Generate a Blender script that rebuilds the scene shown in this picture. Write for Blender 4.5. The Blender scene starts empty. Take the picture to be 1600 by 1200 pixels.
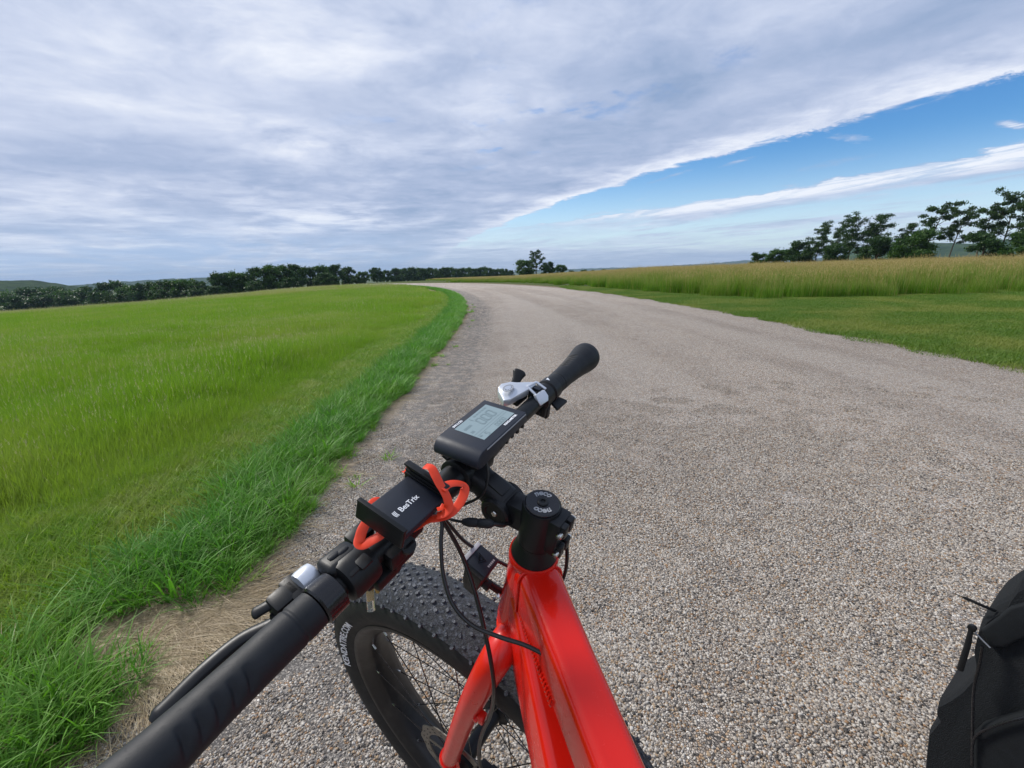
import bpy, bmesh, math, random
import numpy as np
from mathutils import Vector, Matrix, noise as mnoise

random.seed(7)
RNG = np.random.default_rng(11)
C = bpy.context.scene.collection
sc = bpy.context.scene
rad = math.radians

# ------------------------------------------------------------------ camera
FPX = 717.7
CAMH = 1.1964
pit = math.atan(181 / FPX)
Fv = np.array([0, math.cos(pit), -math.sin(pit)])
U0 = np.array([0, math.sin(pit), math.cos(pit)])
R0 = np.array([1.0, 0, 0])
cr, sr = math.cos(rad(2)), math.sin(rad(2))
Rv = cr * R0 - sr * U0
Uv = sr * R0 + cr * U0
CAMO = np.array([0, 0, CAMH])
cd = bpy.data.cameras.new('camera')
cam = bpy.data.objects.new('camera', cd)
C.objects.link(cam)
cd.sensor_width = 36
cd.lens = FPX / 1600 * 36
cd.clip_start = 0.02
cd.clip_end = 20000
cam.matrix_world = Matrix(((Rv[0], Uv[0], -Fv[0], 0), (Rv[1], Uv[1], -Fv[1], 0), (Rv[2], Uv[2], -Fv[2], CAMH), (0, 0, 0, 1)))
sc.camera = cam

# ------------------------------------------------------------------ sky, sun, exposure
SUN_EL, SUN_AZ = 44.0, -62.0          # azimuth from +Y, positive to the right
w = bpy.data.worlds.new('World')
sc.world = w
w.use_nodes = True
NT = w.node_tree
NT.nodes.clear()


class E:
    """tiny expression builder over shader math nodes"""
    nt = None

    def __init__(s, o): s.o = o

    @staticmethod
    def m(op, *a, clamp=False):
        n = E.nt.nodes.new('ShaderNodeMath'); n.operation = op; n.use_clamp = clamp
        for i, v in enumerate(a):
            if isinstance(v, E): E.nt.links.new(v.o, n.inputs[i])
            else: n.inputs[i].default_value = float(v)
        return E(n.outputs[0])

    def __add__(s, b): return E.m('ADD', s, b)
    def __radd__(s, b): return E.m('ADD', b, s)
    def __sub__(s, b): return E.m('SUBTRACT', s, b)
    def __rsub__(s, b): return E.m('SUBTRACT', b, s)
    def __mul__(s, b): return E.m('MULTIPLY', s, b)
    def __rmul__(s, b): return E.m('MULTIPLY', b, s)
    def __truediv__(s, b): return E.m('DIVIDE', s, b)


def smooth(x, a, b):
    n = E.nt.nodes.new('ShaderNodeMapRange'); n.interpolation_type = 'SMOOTHSTEP'
    E.nt.links.new(x.o, n.inputs[0]); n.inputs[1].default_value = a; n.inputs[2].default_value = b
    return E(n.outputs[0])


def vec(x, y, z=0.0):
    n = E.nt.nodes.new('ShaderNodeCombineXYZ')
    for i, v in enumerate((x, y, z)):
        if isinstance(v, E): E.nt.links.new(v.o, n.inputs[i])
        else: n.inputs[i].default_value = v
    return E(n.outputs[0])


def nz(v, scale, detail=6, rough=0.55, dist=0.0, out=0):
    n = E.nt.nodes.new('ShaderNodeTexNoise'); n.inputs['Scale'].default_value = scale
    n.inputs['Detail'].default_value = detail; n.inputs['Roughness'].default_value = rough; n.inputs['Distortion'].default_value = dist
    if v is not None: E.nt.links.new(v.o, n.inputs['Vector'])
    return E(n.outputs[out])


def mixc(f, a, b, mode='MIX'):
    n = E.nt.nodes.new('ShaderNodeMix'); n.data_type = 'RGBA'; n.blend_type = mode
    if isinstance(f, E): E.nt.links.new(f.o, n.inputs[0])
    else: n.inputs[0].default_value = f
    for i, v in ((6, a), (7, b)):
        if isinstance(v, E): E.nt.links.new(v.o, n.inputs[i])
        else: n.inputs[i].default_value = (*v, 1)
    return E(n.outputs[2])


E.nt = NT
tc = NT.nodes.new('ShaderNodeTexCoord')
sep = NT.nodes.new('ShaderNodeSeparateXYZ')
NT.links.new(tc.outputs['Generated'], sep.inputs[0])
dx, dy, dz = E(sep.outputs[0]), E(sep.outputs[1]), E(sep.outputs[2])
zc = E.m('MAXIMUM', dz, 0.0) + 0.05
PX, PY = dx / zc, dy / zc
g = PX * 0.914 + PY * 0.405
t = PX * -0.405 + PY * 0.914
P = vec(g, t, 0.0)
Pst = vec(g * 1.0, t * 0.42, 3.0)
Pl = vec(g * 0.75 + t * 0.25, t * 0.9, 9.0)
wob = (nz(P, 0.7, 3) - 0.5) * 0.40 + (nz(P, 2.4, 9, 0.74, 0.5) - 0.5) * 0.62
edge = E.m('MINIMUM', 2.87 + 0.020 * (t - 6) * (t - 6), 3.75)
s_in = edge - g + wob                       # >0 inside the big sheet
m1 = smooth(s_in, -0.03, 0.09)
# streaks of haze below the sheet at its far end
top2 = 4.85 - 0.065 * (t - 1.8) * (t - 1.8)
bot2 = 6.15 - 0.024 * (t - 2.0) * (t - 2.0)
wob2 = (nz(P, 1.5, 8, 0.68, 0.4) - 0.5) * 1.25
a2 = smooth(g + wob2 - top2, -0.05, 0.12)
b2 = smooth(bot2 - g + wob2 * 0.6, 0.0, 0.55)
f2 = smooth(6.8 - t + wob2 * 3, -1.0, 2.2)
m2 = a2 * b2 * (0.30 + 0.65 * f2) * (0.66 + smooth(nz(vec(g * 1.6, t * 0.45, 5.0), 1.5, 9, 0.7, 0.6), 0.34, 0.58) * 0.42)
n3 = nz(Pst, 1.1, 7, 0.6)
m3 = smooth(n3, 0.44, 0.66) * smooth(g, 4.9, 5.6) * 0.85
n4 = nz(vec(g * 1.3, t * 0.5, 21.0), 1.7, 7, 0.62, 0.6)
m4 = smooth(n4, 0.55, 0.74) * smooth(g, 2.9, 3.3) * smooth(t, 2.6, 4.5) * 0.6
def blob(cg, ct, rg_, rt_, k):
    q = ((g - cg) / rg_) * ((g - cg) / rg_) + ((t - ct) / rt_) * ((t - ct) / rt_)
    return smooth(1.0 - q + (nz(P, 5.5, 8, 0.72, 1.2) - 0.5) * 3.2, 0.2, 1.4) * k


m7 = smooth(t + (nz(P, 1.2, 7, 0.65) - 0.5) * 5.0, 7.4, 11.0) * 0.92
m6 = E.m('MAXIMUM', blob(3.58, 2.19, 0.26, 0.10, 0.60), E.m('MAXIMUM', blob(4.22, 1.61, 0.22, 0.07, 0.85), E.m('MAXIMUM', blob(3.36, 2.92, 0.07, 0.26, 0.55), E.m('MAXIMUM', blob(4.15, 2.66, 0.16, 0.35, 0.35), blob(3.20, 3.5, 0.06, 0.4, 0.45)))))
m5 = smooth(t, 5.5, 9.0) * smooth(nz(Pst, 0.8, 6), 0.36, 0.62) * smooth(g, 2.6, 3.2) * 0.7
mask = E.m('MAXIMUM', m1, E.m('MAXIMUM', m2, E.m('MAXIMUM', m3, E.m('MAXIMUM', m6, E.m('MAXIMUM', m7, E.m('MAXIMUM', m4, m5))))))
# holes of blue inside the sheet
hole = smooth(nz(P, 1.9, 5, 0.6), 0.56, 0.68) * smooth(s_in, 1.0, 1.6) * smooth(4.2 - t, 0.0, 1.2) * smooth(1.8 - s_in, -1.2, 0.2)
mask = E.m('MAXIMUM', mask - hole * 0.5, 0.0)
# brightness of the clouds
big = nz(Pl, 0.55, 5, 0.55, 0.5)
mid = nz(Pst, 1.0, 8, 0.60, 0.4)
fin = nz(P, 3.4, 9, 0.66, 0.6)
fluf = nz(P, 1.25, 9, 0.58, 0.35)
rim = smooth(0.36 - s_in, -0.12, 0.36) * m1 * (1 - smooth(t, 5.5, 9.0) * 0.75)
under = smooth(s_in, 0.3, 0.75) * smooth(2.6 - s_in, 0.0, 1.4)
lum = big * 0.85 + mid * 0.30 + fin * 0.45 + fluf * 1.10 - 0.88 + rim * 0.42 - under * 0.16
lum = lum + smooth(s_in, 2.2, 4.0) * 0.10
leftblue = smooth(0 - PX, 0.3, 5.0) * smooth(PY, 4.2, 9.0)
def glow(cg, ct, rg_, rt_, k):
    q = ((g - cg) / rg_) * ((g - cg) / rg_) + ((t - ct) / rt_) * ((t - ct) / rt_)
    return smooth(1.0 - q, 0.0, 1.0) * k * smooth(fluf, 0.35, 0.62)


lum = lum + glow(0.1, 2.1, 0.7, 0.7, 0.16) + glow(0.1, 3.5, 0.6, 0.6, 0.20) + glow(0.6, 6.6, 1.5, 1.5, 0.26) - glow(0.2, 2.85, 0.9, 0.45, 0.17) - glow(-1.0, 3.9, 1.5, 0.9, 0.20)
lum = lum - leftblue * 0.12
lum = E.m('MAXIMUM', lum, m2 * (0.98 - smooth(g - top2, 0.45, 1.0) * 0.42) + (fin - 0.5) * 0.6)
lum = E.m('MAXIMUM', lum, m6)
ramp = NT.nodes.new('ShaderNodeValToRGB')
cr_ = ramp.color_ramp
cr_.elements[0].position = 0.10; cr_.elements[0].color = (0.27, 0.36, 0.54, 1)
cr_.elements[1].position = 0.95; cr_.elements[1].color = (0.80, 0.83, 0.90, 1)
e_ = cr_.elements.new(0.38); e_.color = (0.39, 0.465, 0.64, 1)
e_ = cr_.elements.new(0.62); e_.color = (0.55, 0.61, 0.76, 1)
NT.links.new(lum.o, ramp.inputs[0])
cloud = E(ramp.outputs[0])
cloud = mixc(leftblue * smooth(0.62 - mid, 0.0, 0.25) * 0.7, cloud, (0.27, 0.42, 0.68))
sky = NT.nodes.new('ShaderNodeTexSky'); sky.sky_type = 'NISHITA'; sky.sun_disc = False
sky.sun_elevation = rad(SUN_EL); sky.sun_rotation = rad(SUN_AZ)
sky.air_density = 1.0; sky.dust_density = 0.4; sky.ozone_density = 2.0
bg1 = NT.nodes.new('ShaderNodeBackground'); bg1.inputs[1].default_value = 0.13
hs = NT.nodes.new('ShaderNodeHueSaturation'); hs.inputs['Saturation'].default_value = 1.35
NT.links.new(sky.outputs[0], hs.inputs['Color'])
skc = mixc(1.0, E(hs.outputs[0]), (0.64, 0.79, 0.93), 'MULTIPLY')
skc = mixc(smooth(0.20 - dz, 0.0, 0.20) * 0.62, skc, (5.9, 6.9, 7.8))
NT.links.new(skc.o, bg1.inputs[0])
bg2 = NT.nodes.new('ShaderNodeBackground'); bg2.inputs[1].default_value = 1.0
hz = smooth(0.16 - dz, 0.0, 0.17)
cloud = mixc(hz * 0.35, cloud, (0.60, 0.72, 0.86))
NT.links.new(cloud.o, bg2.inputs[0])
mixs = NT.nodes.new('ShaderNodeMixShader')
NT.links.new(mask.o, mixs.inputs[0]); NT.links.new(bg1.outputs[0], mixs.inputs[1]); NT.links.new(bg2.outputs[0], mixs.inputs[2])
wo = NT.nodes.new('ShaderNodeOutputWorld')
NT.links.new(mixs.outputs[0], wo.inputs[0])

sl = bpy.data.lights.new('sun', 'SUN'); sl.energy = 3.4; sl.angle = rad(10); sl.color = (1.0, 0.95, 0.88)
so = bpy.data.objects.new('sun', sl); C.objects.link(so)
sd = Vector((math.sin(rad(SUN_AZ)) * math.cos(rad(SUN_EL)), math.cos(rad(SUN_AZ)) * math.cos(rad(SUN_EL)), math.sin(rad(SUN_EL))))
so.rotation_euler = (-sd).to_track_quat('-Z', 'Y').to_euler()
so.location = (0, 0, 30)
vs = sc.view_settings
vs.view_transform = 'Standard'; vs.look = 'None'; vs.gamma = 1.0; vs.use_curve_mapping = False; vs.exposure = 0.22
sc.cycles.max_bounces = 8; sc.cycles.volume_bounces = 0; sc.cycles.transparent_max_bounces = 8
sc.cycles.use_denoising = True


# ------------------------------------------------------------------ helpers
def tag(o, label=None, cat=None, group=None, kind=None):
    if label: o['label'] = label
    if cat: o['category'] = cat
    if group: o['group'] = group
    if kind: o['kind'] = kind
    return o


def empty(name, loc, label, cat, group=None):
    o = bpy.data.objects.new(name, None); C.objects.link(o); o.location = loc; o.empty_display_size = 0.1
    return tag(o, label, cat, group)


def rootloc(o):
    v = np.zeros(3)
    while o is not None:
        v = v + np.array(o.location); o = o.parent
    return v


def link(name, me, parent=None):
    o = bpy.data.objects.new(name, me); C.objects.link(o)
    if parent is not None: o.parent = parent
    return o


def A(v): return np.array(v, dtype=float)
def unit(v):
    v = A(v); return v / np.linalg.norm(v)


class MB:
    def __init__(s): s.v = []; s.f = []

    def add(s, vs, fs):
        k = len(s.v); s.v += [tuple(map(float, p)) for p in vs]; s.f += [tuple(i + k for i in q) for q in fs]; return s

    def box(s, c, ax, half, bev=0.0, seg=2):
        bm = bmesh.new(); bmesh.ops.create_cube(bm, size=2)
        for v in bm.verts: v.co = Vector((v.co.x * half[0], v.co.y * half[1], v.co.z * half[2]))
        if bev > 0: bmesh.ops.bevel(bm, geom=bm.edges[:], offset=bev, segments=seg, profile=0.5, affect='EDGES', clamp_overlap=True)
        bm.verts.index_update()
        c = A(c); ax = [A(q) for q in ax]
        s.add([c + ax[0] * v.co.x + ax[1] * v.co.y + ax[2] * v.co.z for v in bm.verts], [[v.index for v in f.verts] for f in bm.faces])
        bm.free(); return s

    def rings(s, rs, closed_u=True, cap=True, loop=False):
        n = len(rs[0]); k = len(s.v)
        for r in rs: s.v += [tuple(map(float, p)) for p in r]
        m = len(rs)
        for i in range(m if loop else m - 1):
            for j in range(n if closed_u else n - 1):
                a, b = k + i * n + j, k + i * n + (j + 1) % n
                c2, d2 = k + ((i + 1) % m) * n + (j + 1) % n, k + ((i + 1) % m) * n + j
                s.f.append((a, b, c2, d2))
        if cap and not loop:
            s.f.append(tuple(k + j for j in range(n))[::-1]); s.f.append(tuple(k + (m - 1) * n + j for j in range(n)))
        return s

    def tube(s, pts, r, seg=10, up=None, flat=1.0, cap=True, loop=False):
        pts = [A(p) for p in pts]; n = len(pts)
        rr = [r] * n if np.isscalar(r) else list(r)
        up = A(up) if up is not None else None
        rs = []; prev = None
        for i, p in enumerate(pts):
            if loop: d = unit(pts[(i + 1) % n] - pts[i - 1])
            else: d = unit(pts[min(i + 1, n - 1)] - pts[max(i - 1, 0)])
            if up is not None: u = up
            elif prev is None: u = A((0, 0, 1)) if abs(d[2]) < 0.9 else A((1, 0, 0))
            else: u = prev
            e2 = unit(u - d * (u @ d)); e1 = np.cross(d, e2); prev = e2
            rs.append([p + rr[i] * (math.cos(q) * e1 + flat * math.sin(q) * e2) for q in np.linspace(0, 2 * math.pi, seg, endpoint=False)])
        return s.rings(rs, cap=cap, loop=loop)

    def lathe(s, o, ax, prof, seg=32, cap=True, ref=None, fn=None):
        o = A(o); ax = unit(ax)
        ref = A(ref) if ref is not None else (A((0, 0, 1)) if abs(ax[2]) < 0.8 else A((1, 0, 0)))
        e1 = unit(ref - ax * (ref @ ax)); e2 = np.cross(ax, e1)
        rs = []
        for (d, r) in prof:
            ring = []
            for q in np.linspace(0, 2 * math.pi, seg, endpoint=False):
                k = r if fn is None else fn(d, r, q)
                ring.append(o + ax * d + k * (math.cos(q) * e1 + math.sin(q) * e2))
            rs.append(ring)
        return s.rings(rs, cap=cap)

    def extrude(s, poly, o, u, v, w, d0, d1):
        """polygon in (u,v), extruded along w from d0 to d1"""
        o, u, v, w = A(o), A(u), A(v), A(w)
        return s.rings([[o + u * p[0] + v * p[1] + w * d for p in poly] for d in (d0, d1)])

    def build(s, name, mat, parent=None, smooth=True, ang=38, bev=0.0):
        off = rootloc(parent)
        me = bpy.data.meshes.new(name)
        me.from_pydata([tuple(A(p) - off) for p in s.v], [], s.f)
        bm = bmesh.new(); bm.from_mesh(me)
        bmesh.ops.recalc_face_normals(bm, faces=bm.faces[:])
        if bev > 0:
            es = [e for e in bm.edges if e.is_manifold and e.calc_face_angle(0) > rad(30)]
            bmesh.ops.bevel(bm, geom=es, offset=bev, segments=3, profile=0.5, affect='EDGES', clamp_overlap=True)
        bm.to_mesh(me); bm.free()
        if smooth:
            me.shade_smooth(); me.set_sharp_from_angle(angle=rad(ang))
        if mat: me.materials.append(mat)
        return link(name, me, parent)


def spline(pts, n=8):
    pts = [A(p) for p in pts]; pts = [2 * pts[0] - pts[1]] + pts + [2 * pts[-1] - pts[-2]]
    out = []
    for i in range(1, len(pts) - 2):
        p0, p1, p2, p3 = pts[i - 1:i + 3]
        for q in np.linspace(0, 1, n, endpoint=False):
            out.append(0.5 * ((2 * p1) + (-p0 + p2) * q + (2 * p0 - 5 * p1 + 4 * p2 - p3) * q * q + (-p0 + 3 * p1 - 3 * p2 + p3) * q ** 3))
    return out + [pts[-2]]


def npmesh(name, v, f, mats, uv=None, tri=True):
    """fast mesh from numpy arrays; uv per vertex"""
    me = bpy.data.meshes.new(name)
    v = np.asarray(v, np.float32); f = np.asarray(f, np.int32); k = f.shape[1]
    me.vertices.add(len(v)); me.vertices.foreach_set('co', v.ravel())
    me.loops.add(f.size); me.loops.foreach_set('vertex_index', f.ravel())
    me.polygons.add(len(f)); me.polygons.foreach_set('loop_start', np.arange(0, f.size, k, dtype=np.int32))
    me.polygons.foreach_set('loop_total', np.full(len(f), k, np.int32))
    if uv is not None:
        l = me.uv_layers.new(name='UVMap'); l.data.foreach_set('uv', np.asarray(uv, np.float32)[f.ravel()].ravel())
    me.update(calc_edges=True)
    for m in (mats if isinstance(mats, (list, tuple)) else [mats]): me.materials.append(m)
    return me


def text_mesh(txt, size, o, u, v, name, mat, parent, align='CENTER', outline=0.0, bend=None, sx=1.0, depth=0.0001, bold=0.0, shear=0.0):
    """flat lettering in the plane (u right, v up) centred on o, as real thin geometry"""
    cu = bpy.data.curves.new(name, 'FONT'); cu.body = txt; cu.size = size; cu.align_x = align; cu.align_y = 'CENTER'; cu.shear = shear
    if outline > 0: cu.fill_mode = 'NONE'; cu.bevel_depth = outline; cu.bevel_resolution = 0
    else: cu.extrude = depth; cu.offset = bold
    cu.resolution_u = 4
    ob = bpy.data.objects.new(name, cu); C.objects.link(ob)
    dg = bpy.context.evaluated_depsgraph_get()
    me = bpy.data.meshes.new_from_object(ob.evaluated_get(dg))
    bpy.data.objects.remove(ob); bpy.data.curves.remove(cu)
    o, u, v = A(o), unit(u), unit(v); nn = np.cross(u, v); off = rootloc(parent)
    for q in me.vertices:
        x, y, z = q.co.x * sx, q.co.y, q.co.z
        if bend is not None: p = bend(x, y, z)
        else: p = o + u * x + v * y + nn * z
        q.co = Vector(p - off)
    me.materials.clear(); me.materials.append(mat)
    me.name = name
    return link(name, me, parent)


# ------------------------------------------------------------------ materials
def newmat(name):
    m = bpy.data.materials.new(name); m.use_nodes = True
    nt = m.node_tree; b = nt.nodes['Principled BSDF']; E.nt = nt
    return m, nt, b


def objco(nt):
    t_ = nt.nodes.new('ShaderNodeTexCoord'); return E(t_.outputs['Object'])


def bumpn(nt, b, h, strength=0.3, dist=0.001):
    n = nt.nodes.new('ShaderNodeBump'); n.inputs['Strength'].default_value = strength; n.inputs['Distance'].default_value = dist
    nt.links.new(h.o, n.inputs['Height']); nt.links.new(n.outputs[0], b.inputs['Normal'])


def mat(name, col, rough=0.5, metal=0.0, var=0.12, scale=60, bump=0.0, bscale=900, coat=0.0, dust=0.0, spec=0.5, bdist=0.0005):
    m, nt, b = newmat(name)
    co = objco(nt)
    n = nz(co, scale, 5)
    lo = tuple(c * (1 - var) for c in col); hi = tuple(min(1, c * (1 + var)) for c in col)
    c = mixc(n, lo, hi)
    if dust > 0:
        d = smooth(nz(co, scale * 0.6, 6, 0.65), 0.45, 0.75) * dust
        c = mixc(d, c, (0.22, 0.20, 0.17))
    nt.links.new(c.o, b.inputs['Base Color'])
    r = nz(co, scale * 1.7, 4) * 0.16 + (rough - 0.08) + smooth(nz(co, scale * 5, 7, 0.75), 0.52, 0.70) * 0.10
    nt.links.new(r.o, b.inputs['Roughness'])
    b.inputs['Metallic'].default_value = metal
    b.inputs['Specular IOR Level'].default_value = spec
    if coat: b.inputs['Coat Weight'].default_value = coat; b.inputs['Coat Roughness'].default_value = 0.05
    if bump: bumpn(nt, b, nz(co, bscale, 3), bump, bdist)
    return m


M_red = mat('red_paint', (0.60, 0.010, 0.004), 0.22, var=0.04, coat=0.4, scale=20, spec=0.25)
M_fork = mat('fork_red_paint', (0.62, 0.014, 0.007), 0.30, var=0.06, coat=0.3, scale=30, spec=0.35)
M_rub = mat('grip_rubber', (0.011, 0.013, 0.016), 0.58, var=0.2, bump=0.25, bscale=1500, scale=40, dust=0.01, spec=0.32)
M_plast = mat('black_plastic', (0.008, 0.009, 0.010), 0.42, var=0.2, bump=0.12, bscale=1400, dust=0.01, spec=0.3)
M_matte = mat('matte_black_plastic', (0.014, 0.018, 0.028), 0.48, var=0.15, bump=0.2, bscale=2200, dust=0.01, spec=0.35)
M_alu = mat('black_anodised_aluminium', (0.012, 0.013, 0.015), 0.38, metal=0.2, var=0.15, dust=0.01, spec=0.3)
M_gloss = mat('gloss_black', (0.010, 0.010, 0.012), 0.25, var=0.1, coat=0.2, spec=0.35)
M_cable = mat('cable_housing', (0.010, 0.010, 0.011), 0.33, var=0.1)
M_silver = mat('silver_paint', (0.60, 0.63, 0.68), 0.33, metal=0.55, var=0.05)
M_steel = mat('steel', (0.62, 0.60, 0.57), 0.25, metal=1.0, var=0.1)
M_brass = mat('brass_key', (0.50, 0.34, 0.14), 0.35, metal=1.0, var=0.15)
M_orange = mat('orange_silicone', (0.74, 0.050, 0.014), 0.5, var=0.06, spec=0.35)
M_white = mat('white_print', (0.75, 0.77, 0.80), 0.5, var=0.03)
M_grey = mat('grey_print', (0.30, 0.31, 0.33), 0.5, var=0.03)
M_lcd = mat('lcd_glass', (0.22, 0.29, 0.305), 0.2, var=0.06, scale=30, coat=0.3)
M_lcdink = mat('lcd_ink', (0.15, 0.205, 0.22), 0.3, var=0.03)
M_rim = mat('rim_black', (0.012, 0.012, 0.013), 0.36, metal=0.1, var=0.3, dust=0.12, scale=25, spec=0.4)
M_knob = mat('tread_dusty', (0.040, 0.046, 0.058), 0.45, var=0.8, scale=150, bump=0.9, bscale=420, bdist=0.002)
m, nt, b = newmat('tread_base')
co = objco(nt); nn1 = smooth(nz(co, 170, 7, 0.72), 0.40, 0.60)
c = mixc(nn1, (0.008, 0.010, 0.013), (0.060, 0.070, 0.090)); c = mixc(smooth(nz(co, 22, 4, 0.6), 0.4, 0.65) * 0.5, c, (0.035, 0.038, 0.045))
nt.links.new(c.o, b.inputs['Base Color']); b.inputs['Roughness'].default_value = 0.62; bumpn(nt, b, nn1, 0.9, 0.002); M_tband = m
M_side = mat('sidewall_rubber', (0.012, 0.013, 0.014), 0.6, var=0.2, dust=0.08, spec=0.3, bump=0.3, bscale=500, scale=30)
M_disc = mat('brake_disc_steel', (0.20, 0.19, 0.17), 0.4, metal=0.9, var=0.2)
M_fabric = mat('black_fabric', (0.009, 0.011, 0.013), 0.85, var=0.5, scale=200, bump=1.0, bscale=520, spec=0.25, bdist=0.002)
M_fabric2 = mat('black_nylon', (0.009, 0.011, 0.013), 0.75, var=0.3, bump=0.6, bscale=900, spec=0.2, bdist=0.001)
M_lens = mat('light_lens', (0.50, 0.50, 0.52), 0.12, var=0.05, coat=0.5)
m, nt, b = newmat('clear_plastic'); b.inputs['Base Color'].default_value = (0.86, 0.88, 0.80, 1); b.inputs['Roughness'].default_value = 0.08
b.inputs['Transmission Weight'].default_value = 0.9; b.inputs['IOR'].default_value = 1.2; M_clear = m


def leafmat(name, c0, c1, c2=None, trans=0.35, wscale=0.25, rough=0.5, tipc=None, c2amt=0.6):
    """foliage: per-blade tint from UV.x, along-blade hue from UV.y, broad patches from world position"""
    m, nt, b = newmat(name)
    uvn = nt.nodes.new('ShaderNodeUVMap'); s_ = nt.nodes.new('ShaderNodeSeparateXYZ'); nt.links.new(uvn.outputs[0], s_.inputs[0])
    u, v = E(s_.outputs[0]), E(s_.outputs[1])
    c = mixc(u, c0, c1)
    if c2 is not None:
        gp = nt.nodes.new('ShaderNodeNewGeometry')
        pp = E(gp.outputs['Position'])
        k = smooth(nz(pp, wscale, 5, 0.6), 0.42, 0.66) * c2amt
        c = mixc(k, c, c2)
    if tipc is not None:
        c = mixc(smooth(v, 0.55, 0.95) * 0.8, c, tipc)
    nt.links.new(c.o, b.inputs['Base Color'])
    b.inputs['Roughness'].default_value = rough; b.inputs['Specular IOR Level'].default_value = 0.3
    tr = nt.nodes.new('ShaderNodeBsdfTranslucent'); mc = mixc(1.0, c, (1.0, 1.25, 0.5), 'MULTIPLY')
    nt.links.new(mc.o, tr.inputs[0])
    ms = nt.nodes.new('ShaderNodeMixShader'); ms.inputs[0].default_value = trans
    nt.links.new(b.outputs[0], ms.inputs[1]); nt.links.new(tr.outputs[0], ms.inputs[2])
    nt.links.new(ms.outputs[0], nt.nodes['Material Output'].inputs[0])
    return m


# ------------------------------------------------------------------ terrain
def ccoef(az):
    """curvature of the hill top by azimuth in radians"""
    d = np.degrees(az)
    def sm(x, a, b):
        q = np.clip((x - a) / (b - a), 0, 1); return q * q * (3 - 2 * q)
    return 0.8e-4 + 2.8e-4 * sm(-d, 14, 46) * (1 - sm(-d, 100, 150))


def tz(x, y):
    x, y = np.asarray(x, float), np.asarray(y, float)
    s2 = x * x + y * y; c = ccoef(np.arctan2(x, y))
    return -14 * (1 - np.exp(-c * s2 / 14)) - 0.0068 * np.maximum(np.sqrt(s2) - 320, 0)


# road centreline
ds = 0.5
cl = []
px_, py_, hd = 2.1, -16.0, 0.0
arc = 0.0
while arc < 150:
    cl.append((px_, py_, hd, arc - 16))
    if py_ > 7.5 and hd > -rad(75): hd -= ds / 92.0
    px_ += math.sin(hd) * ds; py_ += math.cos(hd) * ds; arc += ds
CL = np.array(cl)


def latc(x, y):
    """signed lateral distance to the road centreline (positive right) and arc length"""
    x = np.asarray(x, float); y = np.asarray(y, float)
    best = np.full(x.shape, 1e9); lat = np.zeros(x.shape); ar = np.zeros(x.shape)
    for (cx, cy, h_, a_) in CL[::2]:
        d2 = (x - cx) ** 2 + (y - cy) ** 2
        k = d2 < best
        best = np.where(k, d2, best)
        l_ = (x - cx) * math.cos(h_) - (y - cy) * math.sin(h_)
        lat = np.where(k, l_, lat); ar = np.where(k, a_, ar)
    far = np.abs(lat) < 0.98 * np.sqrt(best) - 1.0
    lat = np.where(far, np.sqrt(best) * np.sign(lat), lat)
    return lat, ar


def polar_grid(name, r0, r1, nr, na, zoff, m):
    rr = np.concatenate([[0.0], np.geomspace(r0, r1, nr)]); aa = np.linspace(0, 2 * math.pi, na, endpoint=False)
    Rr, Aa = np.meshgrid(rr, aa, indexing='ij')
    X_, Y_ = Rr * np.sin(Aa), Rr * np.cos(Aa)
    Z_ = tz(X_, Y_) + zoff
    v = np.stack([X_, Y_, Z_], -1).reshape(-1, 3)
    i, j = np.meshgrid(np.arange(nr), np.arange(na), indexing='ij'); jn = (j + 1) % na
    f = np.stack([i * na + j, i * na + jn, (i + 1) * na + jn, (i + 1) * na + j], -1).reshape(-1, 4)
    me = npmesh(name, v, f, m); me.shade_smooth()
    return link(name, me)


# ground material: green turf far away, soil and dry thatch near
m, nt, b = newmat('turf')
gp = nt.nodes.new('ShaderNodeNewGeometry'); pp = E(gp.outputs['Position'])
nA = nz(pp, 0.035, 6, 0.6); nB = nz(pp, 1.5, 6, 0.65); nC = nz(pp, 30.0, 4, 0.7)
c = mixc(smooth(nA, 0.4, 0.62), (0.055, 0.095, 0.018), (0.085, 0.11, 0.028))
c = mixc(smooth(nB, 0.35, 0.7) * 0.6, c, (0.055, 0.085, 0.018))
c = mixc(smooth(nC, 0.35, 0.65) * 0.5, c, (0.10, 0.085, 0.045))
nt.links.new(c.o, b.inputs['Base Color']); b.inputs['Roughness'].default_value = 0.9; b.inputs['Specular IOR Level'].default_value = 0.1
bumpn(nt, b, nC + nB * 0.4, 0.8, 0.04)
M_turf = m
tag(polar_grid('ground', 0.4, 7000, 210, 220, 0.0, M_turf), kind='structure')

# chip-seal gravel material
m, nt, b = newmat('chip_seal')
uvn = nt.nodes.new('ShaderNodeUVMap'); s_ = nt.nodes.new('ShaderNodeSeparateXYZ'); nt.links.new(uvn.outputs[0], s_.inputs[0])
lu, lv = E(s_.outputs[0]), E(s_.outputs[1])
gp = nt.nodes.new('ShaderNodeNewGeometry'); pp = E(gp.outputs['Position'])


def voro(v, scale, feat='F1', rand=1.0, out='Distance'):
    n = E.nt.nodes.new('ShaderNodeTexVoronoi'); n.feature = feat; n.inputs['Scale'].default_value = scale; n.inputs['Randomness'].default_value = rand
    n.voronoi_dimensions = '2D'
    E.nt.links.new(v.o, n.inputs['Vector'])
    return E(n.outputs[out])


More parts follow.
